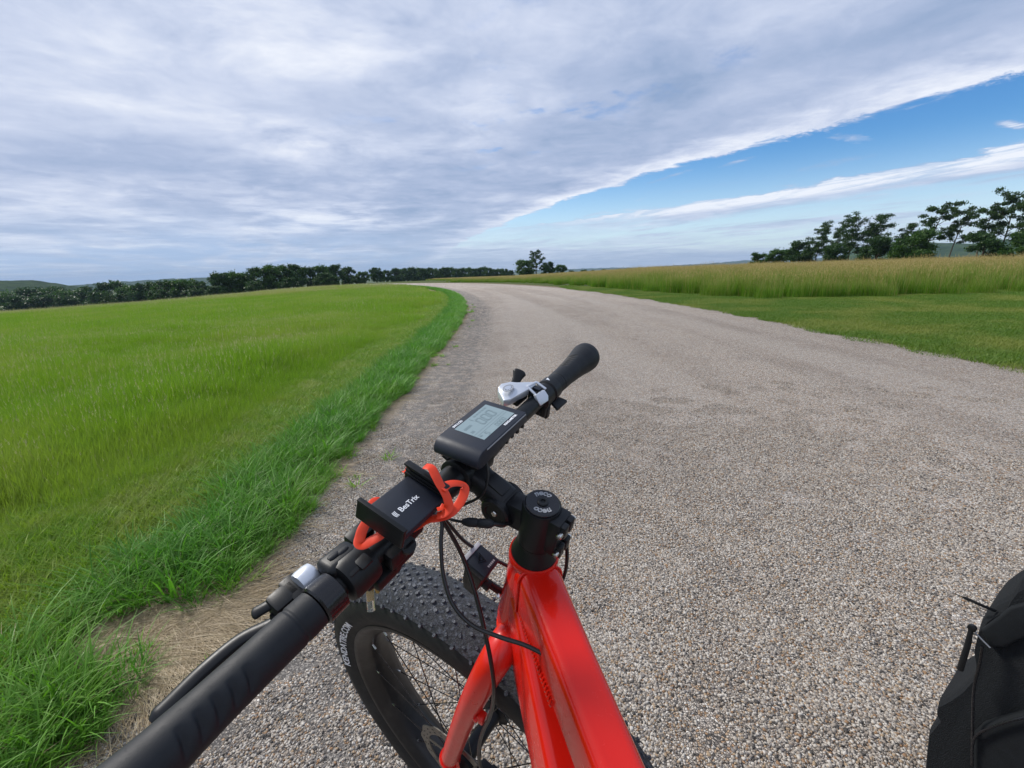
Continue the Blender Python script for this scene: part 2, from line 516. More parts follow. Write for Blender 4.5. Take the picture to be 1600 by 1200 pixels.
STN = 150.0
cellc = voro(pp, STN, 'F1', 1.0, 'Color'); dF1 = voro(pp, STN, 'F1', 1.0, 'Distance'); dE = voro(pp, STN, 'DISTANCE_TO_EDGE')
cs = nt.nodes.new('ShaderNodeSeparateColor'); nt.links.new(cellc.o, cs.inputs[0])
ra, rb = E(cs.outputs[0]), E(cs.outputs[1]); rc = E(cs.outputs[2])
rp = nt.nodes.new('ShaderNodeValToRGB'); r_ = rp.color_ramp; r_.interpolation = 'CONSTANT'
stops = [(0.0, (0.06, 0.056, 0.055)), (0.06, (0.16, 0.145, 0.135)), (0.14, (0.37, 0.33, 0.295)), (0.32, (0.56, 0.51, 0.455)), (0.48, (0.44, 0.32, 0.215)),
         (0.60, (0.64, 0.60, 0.555)), (0.70, (0.25, 0.215, 0.185)), (0.78, (0.76, 0.74, 0.70)), (0.83, (0.36, 0.22, 0.12)), (0.88, (0.47, 0.43, 0.39))]
r_.elements[0].position = 0; r_.elements[0].color = (*stops[0][1], 1)
r_.elements[1].position = stops[1][0]; r_.elements[1].color = (*stops[1][1], 1)
for p_, c_ in stops[2:]:
    e_ = r_.elements.new(p_); e_.color = (*c_, 1)
nt.links.new(ra.o, rp.inputs[0])
stone = mixc(1.0, E(rp.outputs[0]), (1.03, 1.0, 0.955), 'MULTIPLY')
stone = mixc(1.0, stone, mixc(nz(pp, 700, 3), (0.78, 0.78, 0.78), (1.15, 1.15, 1.15)), 'MULTIPLY')
patch = nz(pp, 1.1, 8, 0.72); pbig = nz(vec(lu, lv * 0.12, 0), 1.1, 4)
edgeL = smooth(0 - lu, 2.3, 2.75)                   # worn band along the left edge
wornn = smooth(nz(pp, 9.0, 8, 0.78), 0.42, 0.62)
missing = smooth(rb * 0.75 + patch * 0.55 + smooth(pbig, 0.45, 0.7) * 0.10 + edgeL * wornn * 1.3, 0.97, 1.07)
gap = smooth(0.065 - dE, 0.0, 0.05)
chipc = voro(pp, 260.0, 'F1', 1.0, 'Color'); cs2 = nt.nodes.new('ShaderNodeSeparateColor'); nt.links.new(chipc.o, cs2.inputs[0])
chip = smooth(E(cs2.outputs[0]), 0.50, 0.56)
bitumen = mixc(chip * 0.85, (0.020, 0.019, 0.019), mixc(E(cs2.outputs[1]), (0.10, 0.095, 0.09), (0.36, 0.33, 0.29)))
c = mixc(E.m('MAXIMUM', gap * 0.92, missing), stone, bitumen)
dirt = smooth(nz(pp, 4.0, 6, 0.7) * 0.5 + smooth(0 - lu, 2.9, 3.35), 0.62, 0.85)
dirt = E.m('MAXIMUM', dirt, smooth(nz(pp, 3.0, 6, 0.7) * 0.5 + smooth(lu, 2.9, 3.3), 0.72, 1.0) * 0.7)
dirtc = mixc(nz(pp, 60, 6, 0.7), (0.17, 0.125, 0.085), (0.36, 0.29, 0.21))
c = mixc(dirt * (0.55 + 0.45 * rc), c, dirtc)
c = mixc(smooth(nz(vec(lu * 1.0, lv * 0.05, 0), 0.9, 3), 0.3, 0.7) * 0.25, c, (0.40, 0.37, 0.34))
trk = smooth(nz(vec(lu * 1.1, lv * 0.06, 4.0), 1.0, 4, 0.5), 0.42, 0.62) * (0.4 + 0.9 * smooth(nz(pp, 0.9, 7, 0.75), 0.4, 0.62))
c = mixc(1.0, c, mixc(trk, (1.07, 1.07, 1.07), (0.86, 0.85, 0.84)), 'MULTIPLY')
nt.links.new(c.o, b.inputs['Base Color']); b.inputs['Roughness'].default_value = 0.85; b.inputs['Specular IOR Level'].default_value = 0.15
hgt = smooth(dE, 0.0, 0.22) * (0.5 + 0.8 * rb) * (1 - missing) + missing * E(cs2.outputs[1]) * 0.5
bumpn(nt, b, hgt, 1.0, 0.0045)
M_road = m

# road sheet
nlat = 60
lats = np.linspace(-3.34, 3.30, nlat)
rows = []; uvs = []
edge_j = lambda a_, s_: 0.05 * math.sin(a_ * 1.7 + s_) + 0.04 * math.sin(a_ * 4.1 + 2 * s_) + 0.03 * math.sin(a_ * 9.3 + s_) + 0.02 * math.sin(a_ * 23.0 + s_)
fine = []
EJ = 0.35
for i in range(len(CL) - 1):
    k = 6 if CL[i][1] < 14 else 2
    for q in range(k):
        f_ = q / k; fine.append(CL[i] * (1 - f_) + CL[i + 1] * f_)
for (cx, cy, h_, a_) in fine:
    for k, l_ in enumerate(lats):
        l2 = l_ + (edge_j(a_, 0.0) * 0.45 if k == 0 else 0) + (EJ * edge_j(a_, 5.0) if k == nlat - 1 else 0)
        rows.append((cx + math.cos(h_) * l2, cy - math.sin(h_) * l2)); uvs.append((l2, a_))
rows = np.array(rows)
hump = 0.014 - 0.010 * (np.abs(np.array(uvs)[:, 0]) / 3.3) ** 2
zz = tz(rows[:, 0], rows[:, 1]) + hump
nf = len(fine)
i, j = np.meshgrid(np.arange(nf - 1), np.arange(nlat - 1), indexing='ij')
f = np.stack([i * nlat + j, i * nlat + j + 1, (i + 1) * nlat + j + 1, (i + 1) * nlat + j], -1).reshape(-1, 4)
me = npmesh('road', np.column_stack([rows, zz]), f, M_road, uv=np.array(uvs)); me.shade_smooth()
tag(link('road', me), kind='structure')

# loose and half-set chippings, as real stones near the camera
m, nt, b = newmat('chippings')
uvn = nt.nodes.new('ShaderNodeUVMap'); s_ = nt.nodes.new('ShaderNodeSeparateXYZ'); nt.links.new(uvn.outputs[0], s_.inputs[0])
oi_ = nt.nodes.new('ShaderNodeObjectInfo')
rp2 = nt.nodes.new('ShaderNodeValToRGB'); q_ = rp2.color_ramp; q_.interpolation = 'CONSTANT'
q_.elements[0].position = 0; q_.elements[0].color = (0.07, 0.065, 0.06, 1)
q_.elements[1].position = 0.07; q_.elements[1].color = (0.18, 0.16, 0.14, 1)
for p_, c_ in ((0.17, (0.36, 0.31, 0.26)), (0.30, (0.50, 0.45, 0.39)), (0.45, (0.42, 0.31, 0.20)), (0.53, (0.60, 0.555, 0.49)), (0.66, (0.30, 0.255, 0.21)), (0.75, (0.66, 0.62, 0.565)), (0.82, (0.33, 0.20, 0.11)), (0.87, (0.44, 0.40, 0.35)), (0.93, (0.24, 0.22, 0.21))):
    e_ = q_.elements.new(p_); e_.color = (*c_, 1)
fr_ = E.m('FRACT', E(s_.outputs[0]) + E(oi_.outputs['Random']) * 3.7)
nt.links.new(fr_.o, rp2.inputs[0])
gp = nt.nodes.new('ShaderNodeNewGeometry'); pq_ = E(gp.outputs['Position'])
c = mixc(1.0, E(rp2.outputs[0]), mixc(nz(pq_, 500, 4, 0.7), (0.48, 0.48, 0.475), (1.0, 0.99, 0.975)), 'MULTIPLY')
nt.links.new(c.o, b.inputs['Base Color']); b.inputs['Roughness'].default_value = 0.7; b.inputs['Specular IOR Level'].default_value = 0.3
M_chip = m


def stones(n, area, rng):
    bm = bmesh.new(); bmesh.ops.create_icosphere(bm, subdivisions=1, radius=1); bm.verts.index_update()
    bv = np.array([v.co for v in bm.verts]); bf = np.array([[v.index for v in f_.verts] for f_ in bm.faces]); bm.free()
    V = []; F = []; UV = []
    for k in range(n):
        r = area * math.sqrt(rng.random()); a = rng.random() * 6.28; sz = 0.0021 + 0.0027 * rng.random() ** 1.6
        q = bv * (1 + 0.22 * rng.normal(size=(len(bv), 1))) * A((sz * rng.uniform(.8, 1.45), sz, sz * rng.uniform(.45, .8)))
        t_ = rng.random() * 6.28; ti = rng.normal() * .25
        q = q @ np.array([[math.cos(t_), math.sin(t_), 0], [-math.sin(t_), math.cos(t_), 0], [0, 0, 1]])
        q = q @ np.array([[1, 0, 0], [0, math.cos(ti), math.sin(ti)], [0, -math.sin(ti), math.cos(ti)]])
        V.append(q + A((r * math.cos(a), r * math.sin(a), sz * .30))); F.append(bf + k * len(bv)); UV.append(np.full((len(bv), 2), rng.random()))
    return np.concatenate(V), np.concatenate(F), np.concatenate(UV)


# dirt shoulder strips under the road's edges
m, nt, b = newmat('shoulder_soil')
gp = nt.nodes.new('ShaderNodeNewGeometry'); pp = E(gp.outputs['Position'])
c = mixc(nz(pp, 18, 7, 0.7), (0.085, 0.060, 0.038), (0.25, 0.185, 0.12))
c = mixc(smooth(nz(pp, 240, 4, 0.7), 0.52, 0.66) * 0.8, c, (0.46, 0.42, 0.36))
c = mixc(smooth(nz(pp, 90, 4, 0.7), 0.55, 0.7) * 0.6, c, (0.055, 0.045, 0.035))
nt.links.new(c.o, b.inputs['Base Color']); b.inputs['Roughness'].default_value = 0.95; b.inputs['Specular IOR Level'].default_value = 0.1
bumpn(nt, b, nz(pp, 160, 5, 0.75), 1.0, 0.012)
M_soil = m


def strip(name, l0, l1, z, mt, amax):
    v = []
    L = [q for q in fine if q[3] < amax]
    for (cx, cy, h_, a_) in L:
        for k, l_ in enumerate((l0, (l0 + l1) / 2, l1)):
            l2 = l_ + (edge_j(a_ * 1.3, 2.0) if k != 1 else 0)
            x, y = cx + math.cos(h_) * l2, cy - math.sin(h_) * l2
            v.append((x, y, float(tz(x, y)) + z + (0.006 * math.sin(a_ * 7) if k == 1 else 0)))
    n_ = len(L)
    i, j = np.meshgrid(np.arange(n_ - 1), np.arange(2), indexing='ij')
    f = np.stack([i * 3 + j, i * 3 + j + 1, (i + 1) * 3 + j + 1, (i + 1) * 3 + j], -1).reshape(-1, 4)
    me = npmesh(name, np.array(v), f, mt); me.shade_smooth()
    return tag(link(name, me), kind='structure')


strip('shoulder', -4.35, -3.1, 0.0035, M_soil, 80)
strip('shoulder', 3.1, 3.75, 0.0035, M_soil, 80)


# ------------------------------------------------------------------ vegetation sources
def blades(n, area, hmin, hmax, wid, lean=0.35, curve=0.5, seg=3, radial=False, rng=RNG, circ=True):
    """numpy grass: returns verts, tri faces, uv"""
    if circ:
        r = area * np.sqrt(rng.random(n)); a = rng.random(n) * 2 * np.pi
        bx, by = r * np.cos(a), r * np.sin(a)
    else:
        bx, by = (rng.random(n) - .5) * 2 * area, (rng.random(n) - .5) * 2 * area; a = rng.random(n) * 2 * np.pi
    hh = hmin + (hmax - hmin) * rng.random(n) ** 1.3
    da = (a if radial else 0) + rng.normal(0, 0.8 if radial else 9, n)
    ln = lean * (0.3 + rng.random(n)); cv = curve * (0.3 + rng.random(n))
    if radial: ln = ln * (0.4 + r / area)
    fa = da + np.pi / 2 + rng.normal(0, .5, n)
    w_ = wid * (0.6 + 0.8 * rng.random(n)); tint = rng.random(n)
    V = []; UV = []
    for k in range(seg + 1):
        q = k / seg
        hor = hh * (ln * q + cv * q ** 2.2); ver = hh * (q - 0.42 * cv * q ** 3 - 0.12 * ln * q)
        wq = w_ * (1 - q) ** 0.6 * 0.5 if k < seg else np.zeros(n)
        cx, cy = bx + np.cos(da) * hor, by + np.sin(da) * hor
        if k < seg:
            V.append(np.stack([cx - np.cos(fa) * wq, cy - np.sin(fa) * wq, ver], -1)); V.append(np.stack([cx + np.cos(fa) * wq, cy + np.sin(fa) * wq, ver], -1))
            UV += [np.stack([tint, np.full(n, q)], -1)] * 2
        else:
            V.append(np.stack([cx, cy, ver], -1)); UV.append(np.stack([tint, np.full(n, q)], -1))
    m_ = len(V); V = np.stack(V, 1); UV = np.stack(UV, 1)
    F = []
    base = np.arange(n) * m_
    for k in range(seg - 1):
        o_ = 2 * k
        F.append(np.stack([base + o_, base + o_ + 1, base + o_ + 3], -1)); F.append(np.stack([base + o_, base + o_ + 3, base + o_ + 2], -1))
    o_ = 2 * (seg - 1)
    F.append(np.stack([base + o_, base + o_ + 1, base + o_ + 2], -1))
    return V.reshape(-1, 3), np.concatenate(F), UV.reshape(-1, 2)


def seedheads(n, area, hmin, hmax, size, rng=RNG, stemw=0.002, lean=0.12, nl=9):
    """stems ending in feathery panicles: verts, faces, uv (v>=1.5 marks the head)"""
    V = []; F = []; UV = []; k = 0
    for _ in range(n):
        r = area * math.sqrt(rng.random()); a = rng.random() * 6.28; h_ = hmin + (hmax - hmin) * rng.random()
        b0 = A((r * math.cos(a), r * math.sin(a), 0)); la = rng.random() * 6.28; le = lean * rng.random() * h_ * 2
        tip = b0 + A((math.cos(la) * le, math.sin(la) * le, h_)); ti = rng.random()
        wv = A((math.cos(a), math.sin(a), 0)) * stemw
        V += [b0 - wv, b0 + wv, tip]; UV += [(ti, 0.2), (ti, 0.2), (ti, 0.9)]; F.append((k, k + 1, k + 2)); k += 3
        L = size * (0.7 + 0.6 * rng.random())
        for q in range(nl):
            f_ = q / nl; c0 = tip + A((math.cos(la), math.sin(la), 0)) * L * 0.25 * (f_ ** 2) + A((0, 0, 1)) * (f_ - 0.4) * L
            sp = L * 0.22 * (1 - f_ * 0.75); an = rng.random() * 6.28
            d = A((math.cos(an), math.sin(an), 0.9)) * sp; e = A((-math.sin(an), math.cos(an), 0.2)) * sp * 0.28
            V += [c0 - e, c0 + e, c0 + d]; UV += [(ti, 1.0)] * 3; F.append((k, k + 1, k + 2)); k += 3
    return np.array(V), np.array(F), np.array(UV)


def merge(*parts):
    V = []; F = []; UV = []; MI = []; k = 0
    for mi, (v, f_, u) in parts:
        V.append(v); F.append(f_ + k); UV.append(u); MI.append(np.full(len(f_), mi)); k += len(v)
    return np.concatenate(V), np.concatenate(F), np.concatenate(UV), np.concatenate(MI)


def src(name, mats, *parts):
    v, f_, u, mi = merge(*parts)
    me = npmesh(name, v, f_, mats, uv=u); me.polygons.foreach_set('material_index', mi.astype(np.int32))
    return bpy.data.objects.new(name, me)          # never linked: only the source of scattered tufts


def scatter(name, label, cat, xy, scale, sources, zoff=0.0, z=None, tilt=0.0):
    n = len(xy)
    if z is None: z = tz(xy[:, 0], xy[:, 1]) + zoff
    me = bpy.data.meshes.new(name); me.vertices.add(n); me.vertices.foreach_set('co', np.column_stack([xy, z]).astype(np.float32).ravel())
    for nm, dt, dat in (('rz', 'FLOAT', RNG.random(n) * 6.283), ('sc', 'FLOAT', scale), ('tx', 'FLOAT', RNG.normal(0, tilt + 1e-6, n)), ('va', 'INT', RNG.integers(0, len(sources), n))):
        at = me.attributes.new(nm, dt, 'POINT'); at.data.foreach_set('value', np.asarray(dat, np.int32 if dt == 'INT' else np.float32))
    o = link(name, me)
    for mm in sources[0].data.materials: me.materials.append(mm)
    ng = bpy.data.node_groups.new(name, 'GeometryNodeTree')
    ng.interface.new_socket('Geometry', in_out='INPUT', socket_type='NodeSocketGeometry'); ng.interface.new_socket('Geometry', in_out='OUTPUT', socket_type='NodeSocketGeometry')
    N = ng.nodes; L = ng.links
    gi = N.new('NodeGroupInput'); go = N.new('NodeGroupOutput'); jn = N.new('GeometryNodeJoinGeometry')

    def attr(nm, dt):
        q = N.new('GeometryNodeInputNamedAttribute'); q.data_type = dt; q.inputs[0].default_value = nm
        return [s for s in q.outputs if s.enabled and s.name == 'Attribute'][0]
    cx = N.new('ShaderNodeCombineXYZ'); L.new(attr('tx', 'FLOAT'), cx.inputs[0]); L.new(attr('rz', 'FLOAT'), cx.inputs[2])
    scs = attr('sc', 'FLOAT'); va = attr('va', 'INT')
    mp = N.new('GeometryNodeMeshToPoints'); L.new(gi.outputs[0], mp.inputs[0])
    for k, s_ in enumerate(sources):
        oi = N.new('GeometryNodeObjectInfo'); oi.inputs['Object'].default_value = s_; oi.inputs['As Instance'].default_value = True
        cp = N.new('FunctionNodeCompare'); cp.data_type = 'INT'; cp.operation = 'EQUAL'
        L.new(va, cp.inputs[2]); cp.inputs[3].default_value = k
        ip = N.new('GeometryNodeInstanceOnPoints')
        L.new(mp.outputs[0], ip.inputs['Points']); L.new(cp.outputs[0], ip.inputs['Selection']); L.new(oi.outputs['Geometry'], ip.inputs['Instance'])
        L.new(cx.outputs[0], ip.inputs['Rotation']); L.new(scs, ip.inputs['Scale']); L.new(ip.outputs[0], jn.inputs[0])
    L.new(jn.outputs[0], go.inputs[0])
    md = o.modifiers.new('scatter', 'NODES'); md.node_group = ng
    return tag(o, label, cat, kind='stuff')


M_lush = leafmat('lush_grass', (0.060, 0.185, 0.018), (0.165, 0.37, 0.055), (0.17, 0.32, 0.04), trans=0.35, wscale=1.5)
M_mead = leafmat('meadow_grass', (0.135, 0.25, 0.015), (0.275, 0.405, 0.040), (0.28, 0.35, 0.06), trans=0.38, wscale=0.30, c2amt=1.0)
M_far = leafmat('far_meadow_grass', (0.15, 0.255, 0.020), (0.29, 0.375, 0.05), (0.36, 0.325, 0.12), trans=0.40, wscale=0.06, c2amt=0.9)
M_mown = leafmat('mown_grass', (0.12, 0.24, 0.014), (0.27, 0.385, 0.04), (0.30, 0.35, 0.075), trans=0.30, wscale=3.0, c2amt=0.8)
M_lawn = leafmat('lawn_grass', (0.065, 0.150, 0.012), (0.15, 0.235, 0.026), (0.22, 0.25, 0.05), trans=0.30, wscale=0.55, c2amt=0.9)
M_hay = leafmat('hay_leaves', (0.075, 0.185, 0.010), (0.165, 0.295, 0.026), (0.17, 0.25, 0.03), trans=0.36, wscale=0.25, tipc=(0.30, 0.29, 0.085))
M_seed = leafmat('seed_heads', (0.30, 0.215, 0.085), (0.50, 0.37, 0.17), trans=0.3)
M_seedg = leafmat('green_seed_heads', (0.33, 0.31, 0.15), (0.47, 0.42, 0.25), trans=0.3)
M_straw = leafmat('dry_straw', (0.26, 0.19, 0.11), (0.50, 0.40, 0.26), trans=0.15)
M_weed = leafmat('small_weeds', (0.13, 0.27, 0.02), (0.22, 0.40, 0.035), trans=0.35)

S_lush = [src('lush_tuft', [M_lush, M_straw], (0, blades(26, 0.06, 0.08, 0.27, 0.0082, 0.42, 0.55, 5, radial=True)), (0, blades(16, 0.06, 0.06, 0.20, 0.0045, 0.5, 0.4, 4, radial=True)), (1, blades(2, 0.05, 0.06, 0.2, 0.005, 0.6, 0.6, 4, radial=True))) for _ in range(8)]
S_mead = [src('meadow_tuft', [M_mead, M_seedg], (0, blades(260, 0.22, 0.12, 0.30, 0.0040, 0.22, 0.25, 3)), (1, seedheads(1, 0.2, 0.26, 0.40, 0.04))) for _ in range(5)]
S_mead2 = [src('meadow_patch', [M_mead, M_seedg], (0, blades(520, 0.65, 0.13, 0.30, 0.0085, 0.22, 0.25, 3)), (1, seedheads(5, 0.6, 0.26, 0.38, 0.05, stemw=0.003, nl=6))) for _ in range(4)]
S_far = [src('far_patch', [M_far, M_seedg], (0, blades(700, 1.7, 0.16, 0.34, 0.022, 0.2, 0.25, 2)), (1, seedheads(55, 1.6, 0.28, 0.42, 0.09, stemw=0.006, nl=4))) for _ in range(4)]
S_mown = [src('mown_tuft', [M_mown, M_straw], (0, blades(150, 0.13, 0.025, 0.10, 0.0042, 0.5, 0.4, 3)), (1, blades(10, 0.13, 0.02, 0.07, 0.003, 0.9, 0.4, 2))) for _ in range(4)]
S_lawn = [src('lawn_patch', [M_lawn], (0, blades(900, 0.42, 0.03, 0.075, 0.006, 0.6, 0.5, 2, circ=True))) for _ in range(4)]
S_hay = [src('hay_patch', [M_hay, M_seed], (0, blades(420, 0.55, 0.45, 0.88, 0.010, 0.12, 0.16, 4)), (1, seedheads(50, 0.55, 0.66, 1.04, 0.11, stemw=0.003, nl=7, lean=0.1))) for _ in range(5)]
S_hayf = [src('far_hay_patch', [M_hay, M_seed], (0, blades(420, 1.5, 0.5, 0.86, 0.03, 0.12, 0.15, 2)), (1, seedheads(150, 1.5, 0.74, 1.02, 0.17, stemw=0.008, nl=4, lean=0.1))) for _ in range(4)]


def straws(n, area):
    v, f_, u = blades(n, area, 0.05, 0.16, 0.0028, 3.2, 0.2, 2)
    v = v.copy(); v[:, 2] = v[:, 2] * 0.09 + RNG.random(len(v)) * 0.002 + 0.003
    return v, f_, u


p = None
S_seedp = [src('seed_patch', [M_seedg], (0, seedheads(11, 0.35, 0.30, 0.46, 0.055, nl=11, stemw=0.0009))) for _ in range(4)]
S_straw = [src('straw_mat', [M_straw], (0, straws(60, 0.10))) for _ in range(5)]
S_weed = [src('weed_tuft', [M_weed], (0, blades(18, 0.035, 0.025, 0.075, 0.0065, 0.9, 0.4, 3, radial=True))) for _ in range(4)]


def sample(n, x0, x1, y0, y1):
    return np.column_stack([x0 + (x1 - x0) * RNG.random(n), y0 + (y1 - y0) * RNG.random(n)])


def inview(p, m_=0.12):
    """keep what the picture and a step to its side can see"""
    return (p[:, 1] > -1.5) & (np.abs(p[:, 0]) < (p[:, 1] + 1.6) * (1.15 + m_) + 1.0)


def keep(p, k): return p[k]


rgs = np.random.default_rng(3)
S_stone = [src('chippings', [M_chip], (0, stones(400 if k < 4 else 190, 0.09, rgs))) for k in range(6)]


def road_z(xy):
    la, ar = latc(xy[:, 0], xy[:, 1]); return tz(xy[:, 0], xy[:, 1]) + 0.014 - 0.010 * (np.abs(la) / 3.3) ** 2


p = sample(6200, -1.25, 4.6, 0.45, 4.4); d_ = np.hypot(p[:, 0], p[:, 1])
la, ar = latc(p[:, 0], p[:, 1])
nn_ = np.array([mnoise.fractal(Vector((q_[0] * 3.1, q_[1] * 3.1, 3)), 1.0, 2.0, 4) for q_ in p])
kk = (np.abs(p[:, 0]) < p[:, 1] * 1.25 + .5) & (RNG.random(len(p)) < np.clip(1.30 - d_ * 0.30, 0.03, 1)) & ~((la < -2.3) & (nn_ > 0.05)) & (la > -3.28) & (nn_ < 0.42)
p = p[kk]
scatter('gravel_chippings', 'pale and brown stone chippings bedded in the road surface near the bicycle', 'gravel', p, 0.85 + 0.3 * RNG.random(len(p)), S_stone, z=road_z(p) - 0.0003)

# lush verge strip along the left road edge
p = sample(26000, -40, 0, -1, 62); p = p[inview(p)]
la, ar = latc(p[:, 0], p[:, 1]); dl = -(la + 3.2)
dist = np.hypot(p[:, 0], p[:, 1])
p = sample(60000, -0.0, 1.0, 0, 1)              # strip coordinates: (offset, arc)
ax_ = (p[:, 1] ** 1.7) * 62 + 14.6; off = p[:, 0]
off = 0.02 + off ** 1.2 * 0.60
ix = np.clip((ax_ / ds).astype(int), 0, len(CL) - 2)
cx, cy, hh_ = CL[ix, 0], CL[ix, 1], CL[ix, 2]; fr = ax_ / ds - ix
cx = cx + fr * ds * np.sin(hh_); cy = cy + fr * ds * np.cos(hh_)
l_ = -(3.2 + off + 0.025 * np.sin(cy * 2.3) + 0.025 * np.sin(cy * 5.1))
xy = np.column_stack([cx + np.cos(hh_) * l_, cy - np.sin(hh_) * l_])
dist = np.hypot(xy[:, 0], xy[:, 1])
kk = (RNG.random(len(xy)) < np.clip(0.15 + dist * 0.02, 0, .4)) & ~((np.hypot(xy[:, 0] + 1.33, xy[:, 1] - 1.33) < 0.18)) & (xy[:, 0] < -1.0)
nn_ = np.array([mnoise.noise(Vector((q[0] * 2.2, q[1] * 2.2, 0))) for q in xy])
kk &= (nn_ + (off - 0.1) * 1.8 > -0.34) | (dist > 2.6)
xy = xy[kk]; off_k = off[kk]; dist = dist[kk]
scl = 0.50 + 0.62 * RNG.random(len(xy)) ** 1.3; scl *= np.where(off_k < 0.12, 0.62, np.where(off_k > 0.55, 0.72, 1.0)); scl *= np.where(dist > 14, 0.95, 1.0) * 0.86; near_w = dist < 2.2
scatter('verge_grass', 'lush dark green tufts of long grass leaning over the dirt along the road', 'grass', xy, scl, S_lush, tilt=0.12)

# yellowish mown track between verge and meadow, with tufts thinning into the meadow
p = sample(30000, -4.2, -1.6, -0.5, 30); p = p[inview(p)]
la, ar = latc(p[:, 0], p[:, 1]); dl = -(la + 3.2)
d_ = np.hypot(p[:, 0], p[:, 1])
p = p[(dl > 0.56) & (dl < 1.40) & (RNG.random(len(p)) < np.where(d_ < 9, 0.9, 0.45))]
scatter('mown_track_grass', 'short yellowish mown track of grass between verge and meadow', 'grass', p, 0.8 + 0.6 * RNG.random(len(p)), S_mown)

# meadow on the left: three grades of distance
def dens(n, rmax, rmin, pw):
    r = rmin + (rmax - rmin) * RNG.random(n) ** pw; a = rad(-84) + rad(88) * RNG.random(n)
    return np.column_stack([r * np.sin(a), r * np.cos(a)])


def tall(p, far=False):
    return np.array([0.80 + 0.55 * mnoise.noise(Vector((q[0] * 0.45, q[1] * 0.45, 1.0))) + 0.25 * mnoise.noise(Vector((q[0] * 1.7, q[1] * 1.7, 4.0))) for q in p])


p = dens(19500, 13, 1.2, 0.62)
la, ar = latc(p[:, 0], p[:, 1]); dl = -(la + 3.2)
k = (dl > 1.02 + 0.1 * np.sin(p[:, 1] * 1.3)) & (p[:, 1] > -1); p = p[k]; dl = dl[k]
s_ = tall(p) * np.clip(0.36 + (dl - 1.0) * 0.75, 0.36, 1.12)
scatter('meadow_grass', 'tall bright green meadow grass with pale seed heads on the left bank', 'grass', p, s_, S_mead, tilt=0.05)
p = dens(9400, 42, 10, 0.8)
la, ar = latc(p[:, 0], p[:, 1]); dl = -(la + 3.2); p = p[dl > 1.35]
scatter('meadow_grass', 'green and tan meadow grass in the middle distance left of the bend', 'grass', p, tall(p) * 0.95, S_mead2, tilt=0.05)
p = dens(8600, 150, 36, 0.9)
la, ar = latc(p[:, 0], p[:, 1]); dl = -(la + 3.2); p = p[dl > 1.6]
scatter('meadow_grass', 'tan tinged far meadow grass up to the brow of the field', 'grass', p, tall(p) * 0.9 + 0.1, S_far)

p = dens(5200, 30, 1.8, 0.75)
la, ar = latc(p[:, 0], p[:, 1]); dl = -(la + 3.2)
nn_ = np.array([mnoise.noise(Vector((q_[0] * 0.5, q_[1] * 0.9, 7))) for q_ in p])
p = p[(dl > 1.55) & (nn_ > 0.16) & (RNG.random(len(p)) < 0.30)]
scatter('seeding_grass', 'pale feathery seed heads standing in loose drifts above the left meadow', 'grass', p, 0.8 + 0.4 * RNG.random(len(p)), S_seedp, tilt=0.08)

# dry straw and small weeds on the left shoulder
p = sample(5200, -1.62, -1.02, 0.4, 16); q = sample(420, 0, 1, 0, 1)
q = np.column_stack([-1.34 + 0.17 * np.sqrt(q[:, 0]) * np.cos(q[:, 1] * 6.28), 1.36 + 0.2 * np.sqrt(q[:, 0]) * np.sin(q[:, 1] * 6.28)])
la, ar = latc(p[:, 0], p[:, 1]); dl = -(la + 3.2)
den = np.clip(1 - np.abs(dl - 0.26) / 0.26, 0, 1) * np.clip(0.75 + 0.7 * np.array([mnoise.noise(Vector((a_[0] * 3, a_[1] * 2, 9))) for a_ in p]), 0, 1)
p = p[RNG.random(len(p)) < den * 0.26]
p = np.concatenate([p, q])
scatter('dry_thatch', 'matted tan dead grass lying on the dirt shoulder', 'dead grass', p, 0.55 + 0.6 * RNG.random(len(p)), S_straw, zoff=0.006)
p = sample(4200, -1.5, -0.75, 0.6, 18)
la, ar = latc(p[:, 0], p[:, 1]); dl = -(la + 3.2)
nn_ = np.array([mnoise.noise(Vector((q[0] * 4, q[1] * 3, 2))) for q in p])
k = (dl > -0.02) & (dl < 0.34) & (nn_ > 0.05) | ((dl > -0.3) & (dl <= -0.02) & (nn_ > 0.38) & (RNG.random(len(p)) < 0.35))
scatter('shoulder_weeds', 'small bright green weed shoots scattered on the gravelly left edge', 'weeds', p[k], 0.45 + 0.6 * RNG.random(k.sum()), S_weed, zoff=0.008)

# right lawn and hay field
HE = np.array([(60, 14.4), (15.5, 13.9), (9.6, 13.7), (8.6, 14.0), (7.8, 15.0), (7.0, 16.9), (6.2, 20.5), (5.3, 24.8), (3.6, 31.3)])
def hay_dist(x, y):
    """positive inside the hay field"""
    ye = np.interp(x, HE[::-1, 0], HE[::-1, 1])
    la, ar = latc(x, y)
    return np.where(x > 3.6, y - ye, np.where(y > 25, la - 5.6, -1.0))


p = sample(30000, 3.6, 26, 1.5, 32); p = p[inview(p, 0.0)]
d_ = np.hypot(p[:, 0], p[:, 1]); la, ar = latc(p[:, 0], p[:, 1])
hd_ = hay_dist(p[:, 0], p[:, 1])
p = p[(la > 3.32) & (hd_ < 0.6) & (RNG.random(len(p)) < np.clip(1.15 - d_ / 60, 0.3, 1) * 0.7)]
scatter('lawn_grass', 'close mown green lawn on the right roadside', 'grass', p, 0.75 + 0.45 * RNG.random(len(p)), S_lawn)
p = sample(2600, 2.5, 12, 1.0, 40)
la, ar = latc(p[:, 0], p[:, 1]); k = (la > 3.2) & (la < 3.62)
p = p[k]
scatter('lawn_edge_grass', 'shaggy grass fringe where the right lawn meets the road', 'grass', p, 0.22 + 0.22 * RNG.random(len(p)), S_lush, tilt=0.1)
p = sample(9000, -22, 62, 13, 62); p = p[inview(p, 0.0)]
